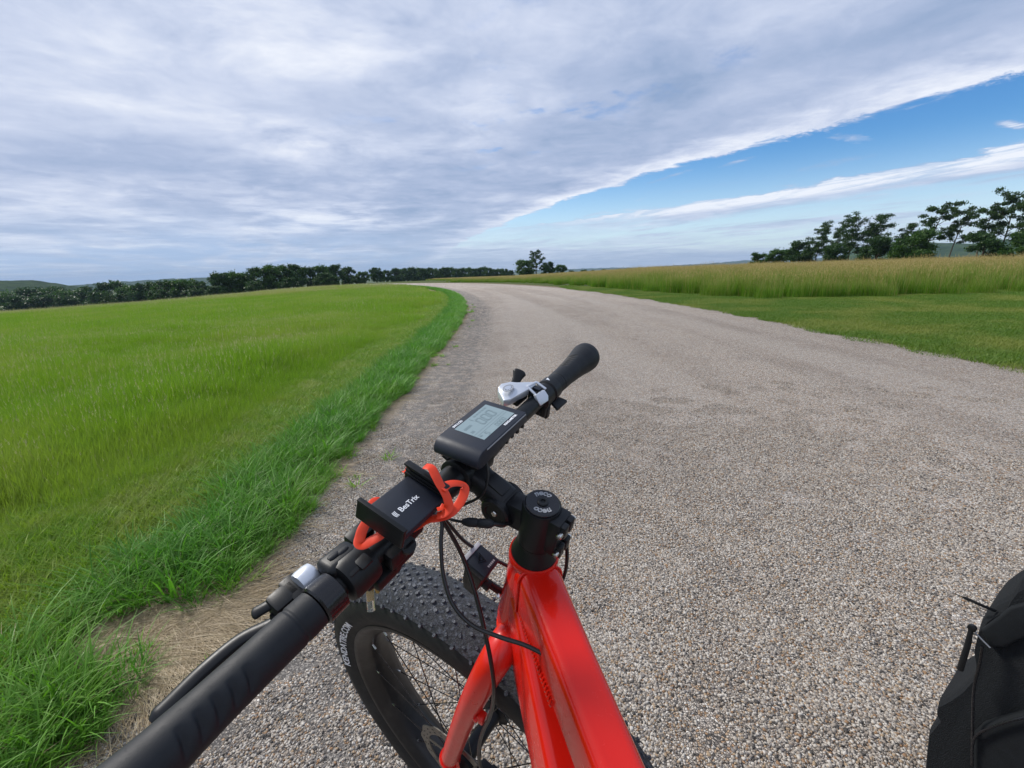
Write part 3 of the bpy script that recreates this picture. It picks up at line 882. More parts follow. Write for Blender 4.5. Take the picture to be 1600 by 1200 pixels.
hd_ = hay_dist(p[:, 0], p[:, 1]); la, ar = latc(p[:, 0], p[:, 1]); d_ = np.hypot(p[:, 0], p[:, 1])
k = (hd_ > 0.05 * np.sin(p[:, 0] * 3)) & (la > 5.0) & (RNG.random(len(p)) < np.where(hd_ < 3.5, 1.0, 0.42))
p = p[k]
edge_s = np.clip(0.62 + hay_dist(p[:, 0], p[:, 1]) * 0.25, 0.62, 1.0)
hv = np.array([1 + 0.22 * mnoise.noise(Vector((q_[0] * 0.8, q_[1] * 0.8, 3))) + 0.12 * mnoise.noise(Vector((q_[0] * 2.6, q_[1] * 2.6, 5))) for q_ in p]); edge_s = edge_s * hv * np.interp(p[:, 0] / p[:, 1], [0.02, 0.3], [0.5, 1.0])
scatter('hay_grass', 'tall hay with tan seed heads and green stems behind the right lawn', 'tall grass', p, edge_s * (0.86 + 0.24 * RNG.random(len(p))), S_hay, tilt=0.04)
p = sample(9000, -60, 170, 45, 140); p = p[inview(p, 0.0)]
hd_ = hay_dist(p[:, 0], p[:, 1]); la, ar = latc(p[:, 0], p[:, 1])
p = p[(la > 6.5) & (p[:, 0] > -0.25 * p[:, 1] + 10)]
scatter('hay_grass', 'far stretch of tan hay field running up to the trees', 'tall grass', p, (0.9 + 0.2 * RNG.random(len(p))) * np.interp(p[:, 0] / p[:, 1], [0.0, 0.3], [0.45, 1.0]), S_hayf)


# ------------------------------------------------------------------ far hills
def az_dir(px, py=430):
    d = Fv + Rv * (px - 800) / FPX - Uv * (py - 600) / FPX
    return d / np.hypot(d[0], d[1])       # horizontal length 1


def at(px, py, D): return CAMO + az_dir(px, py) * D


def hillmat(name, ca, cb, field=None, sc_=0.012):
    m, nt, b = newmat(name)
    gp = nt.nodes.new('ShaderNodeNewGeometry'); pp = E(gp.outputs['Position'])
    c = mixc(smooth(nz(pp, sc_ * 5, 6, 0.65), 0.35, 0.68), ca, cb)
    if field: c = mixc(smooth(nz(pp, sc_ * 0.25, 2, 0.3), 0.58, 0.62) * 0.8, c, field)
    nt.links.new(c.o, b.inputs['Base Color']); b.inputs['Roughness'].default_value = 0.95; b.inputs['Specular IOR Level'].default_value = 0.05
    bumpn(nt, b, nz(pp, sc_ * 8, 5, 0.7), 1.0, 8.0)
    return m


M_hillg = hillmat('wooded_hill', (0.018, 0.042, 0.014), (0.045, 0.080, 0.022))
M_hillf = hillmat('patchwork_hill', (0.020, 0.045, 0.016), (0.045, 0.075, 0.022), (0.10, 0.15, 0.05), 0.006)


def ridge(prof, D, depth, m_, seed, rough=2.2):
    """a wooded ridge: crest follows (px, py) points at distance D, slopes fall both ways"""
    pxs = np.array([q[0] for q in prof], float); pys = np.array([q[1] for q in prof], float)
    X_ = np.linspace(pxs[0], pxs[-1], int(abs(pxs[-1] - pxs[0]) / 1.6)); Yp = np.interp(X_, pxs, pys)
    nc = 22; v = []
    for a_, (x_, y_) in enumerate(zip(X_, Yp)):
        top = at(x_, y_, D); d = az_dir(x_); fl = min(1, a_ / 40, (len(X_) - 1 - a_) / 40) if len(X_) > 120 else min(1, a_ / 8, (len(X_) - 1 - a_) / 8)
        for k_ in range(nc):
            q = k_ / (nc - 1) * 2 - 1
            P_ = CAMO + d * (D + q * depth)
            zb = float(tz(P_[0], P_[1])) - 3.0; z = zb + (top[2] - zb) * math.exp(-(q * 1.9) ** 2) * (0.3 + 0.7 * fl)
            z += rough * (mnoise.fractal(Vector((P_[0] * 0.02 + seed, P_[1] * 0.02, 0)), 1.0, 2.0, 4) * 1.3 - 0.3) * math.exp(-(q * 1.3) ** 2)
            v.append((P_[0], P_[1], z))
    n_ = len(X_); i, j = np.meshgrid(np.arange(n_ - 1), np.arange(nc - 1), indexing='ij')
    f = np.stack([i * nc + j, i * nc + j + 1, (i + 1) * nc + j + 1, (i + 1) * nc + j], -1).reshape(-1, 4)
    me = npmesh('hills', np.array(v), f, m_)
    return tag(link('hills', me), kind='structure')


ridge([(-1500, 452), (-900, 448), (-400, 444), (-200, 440), (-60, 436), (0, 438), (50, 438), (90, 443), (130, 450), (190, 462)], 900, 170, M_hillg, 1.0, 1.8)
ridge([(40, 452), (120, 445), (200, 439), (260, 436), (330, 433), (420, 432), (520, 436), (620, 436)], 2600, 420, M_hillg, 5.0, 3.0)
ridge([(700, 432), (800, 425), (850, 421), (900, 420), (960, 418), (1010, 418), (1060, 414), (1100, 412), (1160, 407), (1250, 404), (1330, 402), (1420, 400)], 4300, 600, M_hillf, 9.0, 4.0)
ridge([(860, 430), (940, 425), (1000, 421), (1040, 421), (1120, 416), (1200, 411), (1300, 405), (1400, 402)], 2300, 260, M_hillg, 12.0, 2.0)
ridge([(1270, 400), (1330, 386), (1400, 377), (1460, 379), (1510, 380), (1560, 374), (1640, 372), (1750, 368), (1900, 360), (2400, 350), (3000, 340)], 1300, 260, M_hillf, 15.0, 2.5)

# ------------------------------------------------------------------ trees
M_bark = mat('bark', (0.085, 0.070, 0.055), 0.9, var=0.4, scale=6, bump=0.8, bscale=14, bdist=0.03, spec=0.1)
M_leafA = leafmat('dark_leaves', (0.018, 0.050, 0.011), (0.050, 0.104, 0.020), trans=0.26)
M_leafB = leafmat('mid_leaves', (0.028, 0.075, 0.012), (0.070, 0.135, 0.022), trans=0.30)
M_leafC = leafmat('locust_leaves', (0.020, 0.050, 0.013), (0.056, 0.106, 0.022), trans=0.26)


def leafcloud(centers, radii, n, size, rng):
    """leaf-sized triangles in ellipsoidal clumps"""
    cs = np.array(centers); rs = np.array(radii); k = rng.choice(len(cs), n, p=(rs.prod(1) ** 0.6) / (rs.prod(1) ** 0.6).sum())
    d = rng.normal(size=(n, 3)); d /= np.linalg.norm(d, axis=1)[:, None]
    r = rng.random(n) ** 0.45
    # ragged outline
    P_ = cs[k] + d * rs[k] * r[:, None] * (1 + 0.25 * rng.normal(size=(n, 1)) * (r[:, None] > .8))
    e1 = rng.normal(size=(n, 3)); e1 /= np.linalg.norm(e1, axis=1)[:, None]
    e2 = np.cross(e1, rng.normal(size=(n, 3))); e2 /= np.linalg.norm(e2, axis=1)[:, None]
    s = size * (0.5 + rng.random(n))[:, None]
    v = np.stack([P_ - e1 * s * .5, P_ + e2 * s * .55, P_ + e1 * s * .5 - e2 * s * .1], 1).reshape(-1, 3)
    tint = np.clip(rng.random(n) * 0.6 + (rng.random(len(cs))[k]) * 0.4, 0, 1)
    uv = np.repeat(np.stack([tint, np.full(n, .3)], -1), 3, 0)
    return v, np.arange(3 * n).reshape(-1, 3), uv


def tree_meshes(kind, seed, n=3600, leafm=None):
    """unit tree: height 1. returns (trunk mesh, crown mesh)"""
    rng = np.random.default_rng(seed); T = MB()
    cs, rs = [], []
    if kind in ('locust', 'thin'):
        NB = 17 if kind == 'locust' else 11
        lean = rng.uniform(-0.05, 0.12); top = A((lean, rng.uniform(-.05, .05), 0.86))
        bend = rng.uniform(-.03, .03)
        path = spline([(0, 0, 0), (bend, 0.01, 0.28), (lean * .5 + bend, 0, 0.55), tuple(top)], 5)
        T.tube(path, np.linspace(0.016, 0.004, len(path)), 7)
        for k in range(NB):
            f_ = (0.32 + 0.66 * k / NB) if kind == 'locust' else (0.45 + 0.53 * k / NB); b0 = path[min(len(path) - 1, int(f_ * len(path)))]
            a_ = k * 2.4 + rng.uniform(-.5, .5); L = rng.uniform(0.14, 0.27) * (1.15 - 0.45 * f_)
            e_ = b0 + A((math.cos(a_) * L, math.sin(a_) * L, rng.uniform(0.03, 0.13)))
            mid_ = (b0 + e_) / 2 + A((0, 0, -0.012))
            T.tube(spline([b0, mid_, e_], 3), np.linspace(0.006, 0.0016, 7), 5)
            for q in range(4 if kind == 'locust' else 3):
                c_ = e_ + rng.normal(0, 0.03, 3) * A((1.4, 1.4, 1.0)) - (e_ - b0) * 0.22 * q
                cs.append(c_); rs.append((rng.uniform(.05, .085), rng.uniform(.05, .085), rng.uniform(.026, .05)))
        cs.append(top); rs.append((.09, .09, .045)); cs.append(top + A((.03, 0, .05))); rs.append((.06, .06, .03))
        v, f_, u = leafcloud(cs, rs, n, 0.021 if kind == 'locust' else 0.025, rng)
    elif kind == 'bush':
        T.tube(spline([(0, 0, 0), (0.02, 0, .25), (0, 0.02, .6)], 4), np.linspace(0.035, 0.008, 9), 7)
        for k in range(20):
            h_ = rng.uniform(.12, .86); w_ = 0.36 * math.sin(math.pi * min(1, h_ * 0.72 + .22)) ** .6; a_ = rng.uniform(0, 6.28); r_ = w_ * math.sqrt(rng.random())
            cs.append((r_ * math.cos(a_), r_ * math.sin(a_), h_)); q = rng.uniform(.10, .17); rs.append((q, q, q * .8))
        for k in range(6):
            c_ = cs[k * 3]; T.tube(spline([(0, 0, .2), (c_[0] * .5, c_[1] * .5, c_[2] * .8), c_], 3), np.linspace(.012, .003, 7), 5)
        v, f_, u = leafcloud(cs, rs, n, 0.045, rng)
    elif kind == 'airy':
        T.tube(spline([(0, 0, 0), (0.01, 0, .4), (0, 0.0, .95)], 5), np.linspace(0.022, 0.003, 11), 7)
        for k in range(26):
            h_ = 0.16 + 0.76 * k / 26; a_ = k * 2.4; L = 0.42 * (1.10 - h_) + 0.05
            e_ = A((math.cos(a_) * L, math.sin(a_) * L, h_ + 0.10))
            T.tube([(0, 0, h_), e_], [0.006, 0.0015], 5)
            for q in (1.0, .6):
                cs.append(A((0, 0, h_)) * (1 - q) + e_ * q + rng.normal(0, .015, 3)); s_ = rng.uniform(.05, .085); rs.append((s_, s_, s_ * .7))
        v, f_, u = leafcloud(cs, rs, n, 0.034, rng)
    else:                                   # broad round-headed tree
        T.tube(spline([(0, 0, 0), (0.015, 0.01, .2), (0, 0.0, .45)], 4), np.linspace(0.035, 0.02, 9), 8)
        for k in range(40):
            h_ = rng.uniform(.10, .90); w_ = 0.46 * math.sqrt(max(0.02, 1 - ((h_ - .46) / .50) ** 2)); a_ = k * 2.4 + rng.uniform(-.4, .4); r_ = w_ * rng.uniform(.35, 1.0)
            cs.append((r_ * math.cos(a_), r_ * math.sin(a_), h_)); q = rng.uniform(.10, .17); rs.append((q, q, q * .85))
        for k in range(8):
            c_ = cs[k * 3]; T.tube(spline([(0, 0, .3), (c_[0] * .5, c_[1] * .5, (.3 + c_[2]) / 2), c_], 3), np.linspace(.014, .003, 7), 5)
        v, f_, u = leafcloud(cs, rs, n, 0.05, rng)
    tm = bpy.data.meshes.new('trunk'); tm.from_pydata(T.v, [], T.f); tm.materials.append(M_bark); tm.shade_smooth()
    cm = npmesh('crown', v, f_, leafm, uv=u)
    return tm, cm


LIB = {'locust': [tree_meshes('locust', 100 + k, 10000, M_leafC) for k in range(6)],
       'bush': [tree_meshes('bush', 200 + k, 8000, M_leafB if k % 2 else M_leafA) for k in range(4)],
       'round': [tree_meshes('round', 300 + k, 9000, M_leafA if k % 3 else M_leafB) for k in range(6)],
       'thin': [tree_meshes('thin', 520 + k, 4600, M_leafC) for k in range(4)],
       'airy': [tree_meshes('airy', 400, 5200, M_leafC)]}


def tree(name, kind, var, px, ytop, D, label, cat='tree', group=None, wide=1.0, rz=None, lean=0.0, sink=0.0):
    P_ = at(px, 430, D); base = A((P_[0], P_[1], float(tz(P_[0], P_[1])) - 0.1 - sink))
    zt = at(px, ytop, D)[2]; H_ = max(2.0, zt - base[2])
    r = empty(name, tuple(base), label, cat, group)
    r.scale = (H_ * wide, H_ * wide, H_)
    r.rotation_euler = (0, rad(lean), random.uniform(0, 6.28) if rz is None else rad(rz))
    if lean:
        r.rotation_euler = (0, rad(lean), 0)
    tm, cm = LIB[kind][var % len(LIB[kind])]
    link('trunk', tm, r); link('crown', cm, r)
    return r


ORD = 'first second third fourth fifth sixth seventh eighth ninth tenth eleventh twelfth thirteenth fourteenth fifteenth sixteenth seventeenth eighteenth nineteenth twentieth twenty-first twenty-second twenty-third twenty-fourth'.split()
# right-hand row
RT = [('bush_tree', 'bush', 1, 1182, 393, 120, 1.35, 0, 'low light green bush at the near end of the right tree row'),
      ('bush_tree', 'round', 0, 1212, 389, 118, 1.3, 0, 'broad low pale green tree next to the end bush of the right row'),
      ('leafy_tree', 'round', 1, 1246, 376, 112, 1.1, 0, 'dark rounded tree just before the first tall locust'),
      ('locust_tree', 'locust', 0, 1272, 347, 108, .95, 3, 'first tall locust at the low end of the right row'),
      ('locust_tree', 'locust', 1, 1296, 352, 112, .8, 2, 'slim shorter locust between the first and third tall ones'),
      ('locust_tree', 'locust', 2, 1320, 334, 104, .95, 3, 'tall leafy locust with a dense top, third along the row'),
      ('leafy_tree', 'round', 2, 1300, 379, 100, 1.0, 0, 'dark shrubby tree under the third locust'),
      ('locust_tree', 'locust', 3, 1356, 332, 104, 1.05, 4, 'bushy topped locust standing over the dark round bush'),
      ('bush_tree', 'bush', 0, 1364, 365, 88, 1.15, 0, 'dark round bush left of the bright green one'),
      ('bush_tree', 'bush', 3, 1418, 354, 84, 1.1, 0, 'bright green egg shaped bush in the middle of the row'),
      ('leafy_tree', 'bush', 2, 1452, 386, 90, 1.2, 0, 'small ragged bush at the foot of the leaning locust'),
      ('locust_tree', 'locust', 4, 1400, 345, 104, .95, 5, 'wide open locust rising behind the bright bush'),
      ('locust_tree', 'thin', 1, 1436, 309, 98, .95, 8, 'very tall locust leaning right behind the bright bush'),
      ('locust_tree', 'thin', 0, 1476, 317, 98, .72, 12, 'thin airy locust with bare lower trunk beside the gap'),
      ('bush_tree', 'bush', 0, 1530, 356, 84, 1.15, 0, 'dark green bush beneath the tallest locust'),
      ('locust_tree', 'thin', 1, 1520, 312, 92, .85, 2, 'tall locust left of the highest one'),
      ('locust_tree', 'thin', 2, 1550, 293, 92, .80, 8, 'highest locust of the right row near the photo edge'),
      ('locust_tree', 'thin', 3, 1578, 306, 90, .85, 16, 'locust leaning strongly right past the highest one'),
      ('bush_tree', 'bush', 1, 1592, 359, 80, 1.15, 0, 'green bush cut by the right edge of the photo'),
      ('locust_tree', 'locust', 4, 1640, 300, 92, .9, 10, 'locust just beyond the right edge')]
for k, (nm, kd, vr, px, yt, D, wd, ln, lb) in enumerate(RT):
    if px > 1615: continue
    tree(nm, kd, vr, px, yt, D, lb, 'bush' if nm == 'bush_tree' else 'tree', 'trees in the right row', wd, rz=k * 37, lean=ln)

# trees beyond the bend
tree('airy_tree', 'airy', 0, 838, 391, 150, 'tall airy tree with see-through crown beyond the bend', 'tree', None, 1.05)
tree('leafy_tree', 'round', 3, 822, 404, 155, 'dark round tree at the foot of the airy one', 'tree', None, 1.2)
tree('leafy_tree', 'round', 4, 858, 408, 152, 'low tree directly right of the airy one', 'tree', None, 1.1)
tree('leafy_tree', 'round', 0, 876, 413, 150, 'small pale green tree at the right end of the group', 'tree', None, 1.2)
for k, px in enumerate(range(895, 1000, 17)):
    tree('hedge_tree', 'bush', k, px, 421 - k * .5, 230, 'low scrub on the far field edge, ' + ORD[k] + ' clump right of the airy tree group', 'tree', 'scrub along the far field edge', 1.6)

# wood on the left and the belt in the centre
LT = [(8, 455, 300, 1.3), (40, 449, 290, 1.3), (78, 447, 280, 1.3), (105, 451, 270, 1.25), (135, 446, 260, 1.2), (168, 440, 240, 1.2), (196, 446, 230, 1.0), (222, 441, 200, 1.1),
      (252, 437, 175, 1.2), (282, 434, 170, 1.15), (310, 438, 165, 1.0), (342, 426, 150, 1.1), (366, 424, 150, 1.1), (384, 429, 150, .9), (406, 416, 140, 1.05), (432, 411, 140, 1.1), (456, 411, 142, 1.05),
      (478, 417, 150, 1.0), (500, 414, 150, 1.0), (522, 413, 155, 1.0), (543, 416, 160, 1.0), (566, 423, 165, 1.05), (588, 417, 170, 1.0), (604, 422, 180, .9)]
for k, (px, yt, D, wd) in enumerate(LT):
    tree('leafy_tree', 'round', k, px, yt, D, 'dense dark tree behind the left meadow brow, ' + ORD[k] + ' counting from the left photo edge', 'tree', 'trees of the left wood', wd)
for k, (px, yt, D) in enumerate([(20, 461, 250), (58, 460, 245), (92, 461, 240), (150, 456, 215), (185, 458, 205), (240, 452, 165), (300, 449, 150), (330, 447, 140), (450, 434, 128), (520, 430, 138), (505, 425, 140), (556, 431, 150), (395, 440, 130)]):
    tree('bush_tree', 'round', (1, 2, 4, 5)[k % 4], px, yt, D, 'low bush at the foot of the left wood, under ' + ['the far end of the wood', 'the second tree', 'the third tree', 'the fifth tree', 'the seventh tree', 'the ninth tree', 'the eleventh tree', 'the twelfth tree', 'the sixteenth tree', 'the twentieth tree', 'the nineteenth tree', 'the twenty-first tree', 'the fifteenth tree'][k], 'bush', 'bushes along the front of the left wood', 1.35)
tree('bare_tree', 'airy', 0, 160, 460, 180, 'greyish thin bush with bare twigs in front of the left wood', 'bush', None, 1.2)
for k in range(22):
    px = 618 + k * 8.6
    yt = 418 + 1.5 * math.sin(k * 1.9) + 1.2 * math.sin(k * 4.3) + (2 if k > 18 else 0)
    tree('leafy_tree', 'round', k + 2, px, yt, 235 + 8 * math.sin(k * 2.1), 'even dark tree in the belt beyond the road crest, ' + ORD[k] + ' from the belt left end', 'tree', 'belt of trees beyond the crest', 0.95)

# ------------------------------------------------------------------ haze
bm = bmesh.new(); bmesh.ops.create_cube(bm, size=1)
me = bpy.data.meshes.new('haze'); bm.to_mesh(me); bm.free()
hzo = link('haze', me); hzo.scale = (14600, 14600, 150); hzo.location = (0, 0, 12)
m = bpy.data.materials.new('haze'); m.use_nodes = True; nt = m.node_tree; nt.nodes.clear()
pv = nt.nodes.new('ShaderNodeVolumePrincipled'); pv.inputs['Density'].default_value = 0.00014; pv.inputs['Color'].default_value = (0.46, 0.62, 0.84, 1)
pv.inputs['Anisotropy'].default_value = 0.0
ot = nt.nodes.new('ShaderNodeOutputMaterial'); nt.links.new(pv.outputs[0], ot.inputs['Volume'])
me.materials.append(m); tag(hzo, kind='stuff'); hzo['label'] = 'thin pale blue haze over the far hills'

# ------------------------------------------------------------------ bicycle
BX = A((-0.28669887, 0.95802075, 0)); BY = A((-0.95786642, -0.28665269, 0.01794900)); BZ = A((0.01719551, 0.00514596, 0.99983890))
Sa = A((0.11421529, -0.32282677, 0.94154124)); Sn = A((-0.80637100, 0.52227442, 0.27748017)); Sy = A((-0.58027638, -0.78931129, -0.20066643))
Sa = unit(Sa); Sn = unit(Sn - Sa * (Sn @ Sa)); Sy = np.cross(Sa, Sn); Sy = Sy if Sy @ A((-0.58, -0.79, -0.2)) > 0 else -Sy
HT = A((0.01859026, 0.45446434, 0.88765512))
HUB = A((-0.08306988, 0.66274316, 0.36237617))


def S(n_, y_, a_): return HT + Sn * n_ + Sy * y_ + Sa * a_
def Fr(x_, y_, z_): return HT + BX * x_ + BY * y_ + BZ * z_
def ray(px, py): return Fv + Rv * (px - 800) / FPX - Uv * (py - 600) / FPX
def PD(px, py, d): return CAMO + ray(px, py) * d                      # point at camera depth d
def PA(px, py, al):                                                    # point at height al above the head tube top
    r_ = ray(px, py); return CAMO + r_ * (((HT - CAMO) @ Sa + al) / (r_ @ Sa))
def PYs(px, py, yv):                                                   # point in the plane Sy = yv
    r_ = ray(px, py); return CAMO + r_ * (((HT - CAMO) @ Sy + yv) / (r_ @ Sy))


wheel_low = HUB - A((0, 0, 0.3698))
bike = empty('bicycle', (float(wheel_low[0]), float(wheel_low[1]), 0.0), 'red fat tyre electric bicycle with black handlebar, front wheel turned left', 'bicycle')

# frame -------------------------------------------------------------
fr = MB()
fr.lathe(HT, -Sa, [(0.0, 0.0235), (0.0, 0.0272), (0.0015, 0.0283), (0.008, 0.0286), (0.011, 0.0272), (0.03, 0.0275), (0.08, 0.0300), (0.118, 0.0325), (0.128, 0.0332), (0.133, 0.0322)], 48, cap=False)
fr.build('head_tube', M_red, bike)


def rrect(w_, h_, r_, n_=5):
    out = []
    for (sx, sy, a0) in ((1, 1, 0), (-1, 1, 90), (-1, -1, 180), (1, -1, 270)):
        for q in range(n_ + 1):
            a_ = rad(a0 + 90 * q / n_); out.append((sx * (w_ - r_) + r_ * math.cos(a_), sy * (h_ - r_) + r_ * math.sin(a_)))
    return out


def tubesec(path, wh, up0):
    rs = []
    for i, p_ in enumerate(path):
        d = unit(A(path[min(i + 1, len(path) - 1)]) - A(path[max(i - 1, 0)])); u = unit(A(up0) - d * (A(up0) @ d)); s_ = np.cross(d, u)
        w_, h_, r_ = wh[i]
        rs.append([A(p_) + s_ * q[0] + u * q[1] for q in rrect(w_, h_, min(r_, w_ * .98, h_ * .98))])
    return rs


tt = rad(14.8)
TT0 = HT - Sa * 0.040
TTd = -math.cos(tt) * BX - math.sin(tt) * BZ
ks = [0.0, 0.03, 0.07, 0.12, 0.20, 0.30, 0.45, 0.62]
fr = MB(); fr.rings(tubesec([TT0 + TTd * k for k in ks], [(0.0255, 0.034, 0.016), (0.0240, 0.034, 0.013), (0.0225, 0.033, 0.012), (0.0212, 0.032, 0.011), (0.0205, 0.031, 0.011), (0.020, 0.029, .012), (0.019, 0.024, .012), (0.018, 0.02, .012)], BZ))
fr.build('top_tube', M_red, bike, ang=50)
DT0 = HT - Sa * 0.088
BB = Fr(-0.54, 0, -0.585)
DTd = unit(BB - DT0); dtl = np.linalg.norm(BB - DT0)
fr = MB(); fr.rings(tubesec([DT0 + DTd * k for k in (0, 0.04, 0.10, 0.18, 0.3, 0.5, dtl)], [(0.0265, 0.040, 0.014), (0.0275, 0.042, 0.012), (0.0285, 0.042, 0.010), (0.0295, 0.041, 0.010), (0.030, 0.040, .010), (0.030, 0.038, .010), (0.028, 0.034, .012)], BZ))
fr.build('down_tube', M_red, bike, ang=50)
# gusset plate under the head joint and weld beads
wb = MB()
for (o_, d_, w_, h_, k0) in ((TT0, TTd, 0.0262, 0.0350, 0.024),):
    u = unit(BZ - d_ * (BZ @ d_)); s_ = np.cross(d_, u); q = rrect(w_, h_, 0.012, 6)
    wb.tube([o_ + d_ * (k0 + 0.010 * (1 - abs(p_[1]) / h_)) + s_ * p_[0] * 0.96 + u * p_[1] * 0.97 for p_ in q], 0.0014, 6, loop=True)
for k in range(22):
    q0 = TT0 + TTd * (0.035 + 0.0042 * k) + BY * 0.0232 - BZ * 0.022
    wb.tube([q0 - BZ * 0.0042 - BY * .0012, q0, q0 + BZ * 0.0042 - BY * .0012], [.0009, .0017, .0009], 6)
wb.build('weld_bead', M_red, bike)
gs = MB()
gs.extrude([(0, 0.0), (0.085, -0.004), (0.165, -0.100), (0.10, -0.065), (0.0, -0.075)], HT - Sa * 0.03 - BX * 0.015, -BX, BZ, BY, -0.015, 0.015)
gs.build('gusset', M_red, bike, bev=0.002)
# rest of the frame
sf = MB(); sf.tube([BB, Fr(-0.665, 0, -0.17)], 0.019, 20); sf.build('seat_tube', M_red, bike)
sf = MB(); sf.tube([BB + BY * 0.0 - BZ * .0, BB + A((0, 0, 0.001))], 0.024, 20); 
sf = MB(); sf.lathe(BB - BY * 0.05, BY, [(0, 0.023), (0.1, 0.023)], 24); sf.build('bottom_bracket', M_alu, bike)
RH = Fr(-1.0, 0, -0.5176)
for sg in (1, -1):
    sf = MB(); sf.tube(spline([BB + BY * 0.03 * sg, Fr(-0.66, 0.072 * sg, -.55), RH + BY * 0.085 * sg], 6), 0.0105, 12)
    sf.tube(spline([Fr(-0.66, 0.02 * sg, -0.20), Fr(-0.76, 0.065 * sg, -.28), RH + BY * 0.085 * sg + BZ * .004], 6), 0.009, 12)
    sf.build('rear_stay', M_red, bike)
sf = MB(); sf.tube([Fr(-0.664, 0, -0.17), Fr(-0.712, 0, 0.0)], 0.0136, 16); sf.build('seat_post', M_alu, bike)
sd_ = MB(); sd_.rings([[Fr(-0.58 - k, y_, 0.035 + 0.02 * q_) for (y_, q_) in [(w_, 0), (w_ * .8, 1), (0, 1.25), (-w_ * .8, 1), (-w_, 0), (-w_ * .7, -1), (0, -1.2), (w_ * .7, -1)]] for (k, w_) in ((0, .018), (.05, .024), (.12, .04), (.18, .075), (.24, .09), (.27, .07))])
sd_.build('saddle', M_fabric, bike, ang=60)
cr1 = MB(); cr1.box((BB + BY * 0.06 + Fr(-0.54 + .17, 0.06, -0.585)) / 2, (BX, BY, BZ), (0.09, 0.006, 0.012), 0.004)
cr1.build('crank', M_alu, bike)
cr1 = MB(); cr1.box((BB - BY * 0.06 + Fr(-0.54 - .17, -0.06, -0.585)) / 2, (BX, BY, BZ), (0.09, 0.006, 0.012), 0.004)
cr1.build('crank', M_alu, bike)
for sg in (1, -1):
    pd = MB(); c_ = BB + BX * 0.17 * sg + BY * 0.115 * sg
    for q in (-1, 1): pd.box(c_ + BX * 0.038 * q, (BX, BY, BZ), (0.006, 0.045, 0.011), 0.003)
    for q in (-1, 0, 1): pd.box(c_ + BY * 0.037 * q, (BX, BY, BZ), (0.033, 0.006, 0.010), 0.003)
    pd.build('pedal', M_plast, bike)
ch = MB(); ch.lathe(BB - BY * 0.052, -BY, [(0, 0.075), (0.003, 0.075)], 40); ch.build('chainring', M_alu, bike)
kst = MB(); kb = Fr(-0.93, 0.10, -0.52); kst.tube([kb, A((kb[0], kb[1], 0.0)) + BY * 0.14 + BX * 0.03 + A((0, 0, .016))], 0.009, 12); kst.build('kickstand', M_plast, bike)

# fork --------------------------------------------------------------
fk = MB()
fk.lathe(S(0, 0, -0.137), -Sa, [(0, 0.030), (0.004, 0.033), (0.012, 0.033), (0.024, 0.029), (0.034, 0.026)], 40)
fk.build('fork_crown', M_fork, bike)
def leg_pts(sg):
    L_ = []
    for (px, py, yv) in ((806, 985, 0.016), (790, 1006, 0.040), (768, 1040, 0.062), (744, 1083, 0.074), (723, 1130, 0.076), (703, 1184, 0.074)):
        p_ = PYs(px, py, yv) - HT; n_, a_ = p_ @ Sn, p_ @ Sa
        L_.append(S(n_, yv * sg, a_))
    return L_
for sg in (1, -1):
    P_ = leg_pts(sg); fk = MB(); sp = spline(P_, 8)
    rr_ = np.interp(np.linspace(0, 1, len(sp)), [0, .2, .4, .6, .8, 1], [.021, .0205, .0190, .0170, .0158, .0150])
    fk.tube(sp, list(rr_), 22); fl = fk.build('fork_leg', M_fork, bike)
    e_ = P_[-1]; d_ = unit(P_[-1] - P_[-2])
    cp = MB(); cp.lathe(e_ - d_ * 0.006, d_, [(0, 0.0150), (0.0, .0172), (0.006, 0.0178), (0.009, 0.016), (0.011, .006)], 26); cp.build('end_cap', M_fork, fl)
    dr = MB(); ax0 = HUB + Sy * 0.074 * sg
    dr.tube(spline([e_ - d_ * 0.018 - Sn * 0.006, (e_ + ax0) / 2 - Sn * 0.012, ax0], 5), 0.009, 12, up=Sy, flat=0.45)
    dr.build('dropout', M_fork, fl)
    if sg == 1:
        q = PYs(753, 1121, 0.08); gd = MB(); gd.box(q, (Sn, Sy, Sa), (0.005, 0.006, 0.008), 0.002); gd.box(q + Sn * 0.006 - Sa * .004, (Sn, Sy, Sa), (0.003, 0.008, 0.003), 0.001)
        gd.build('cable_guide', M_fork, fl)


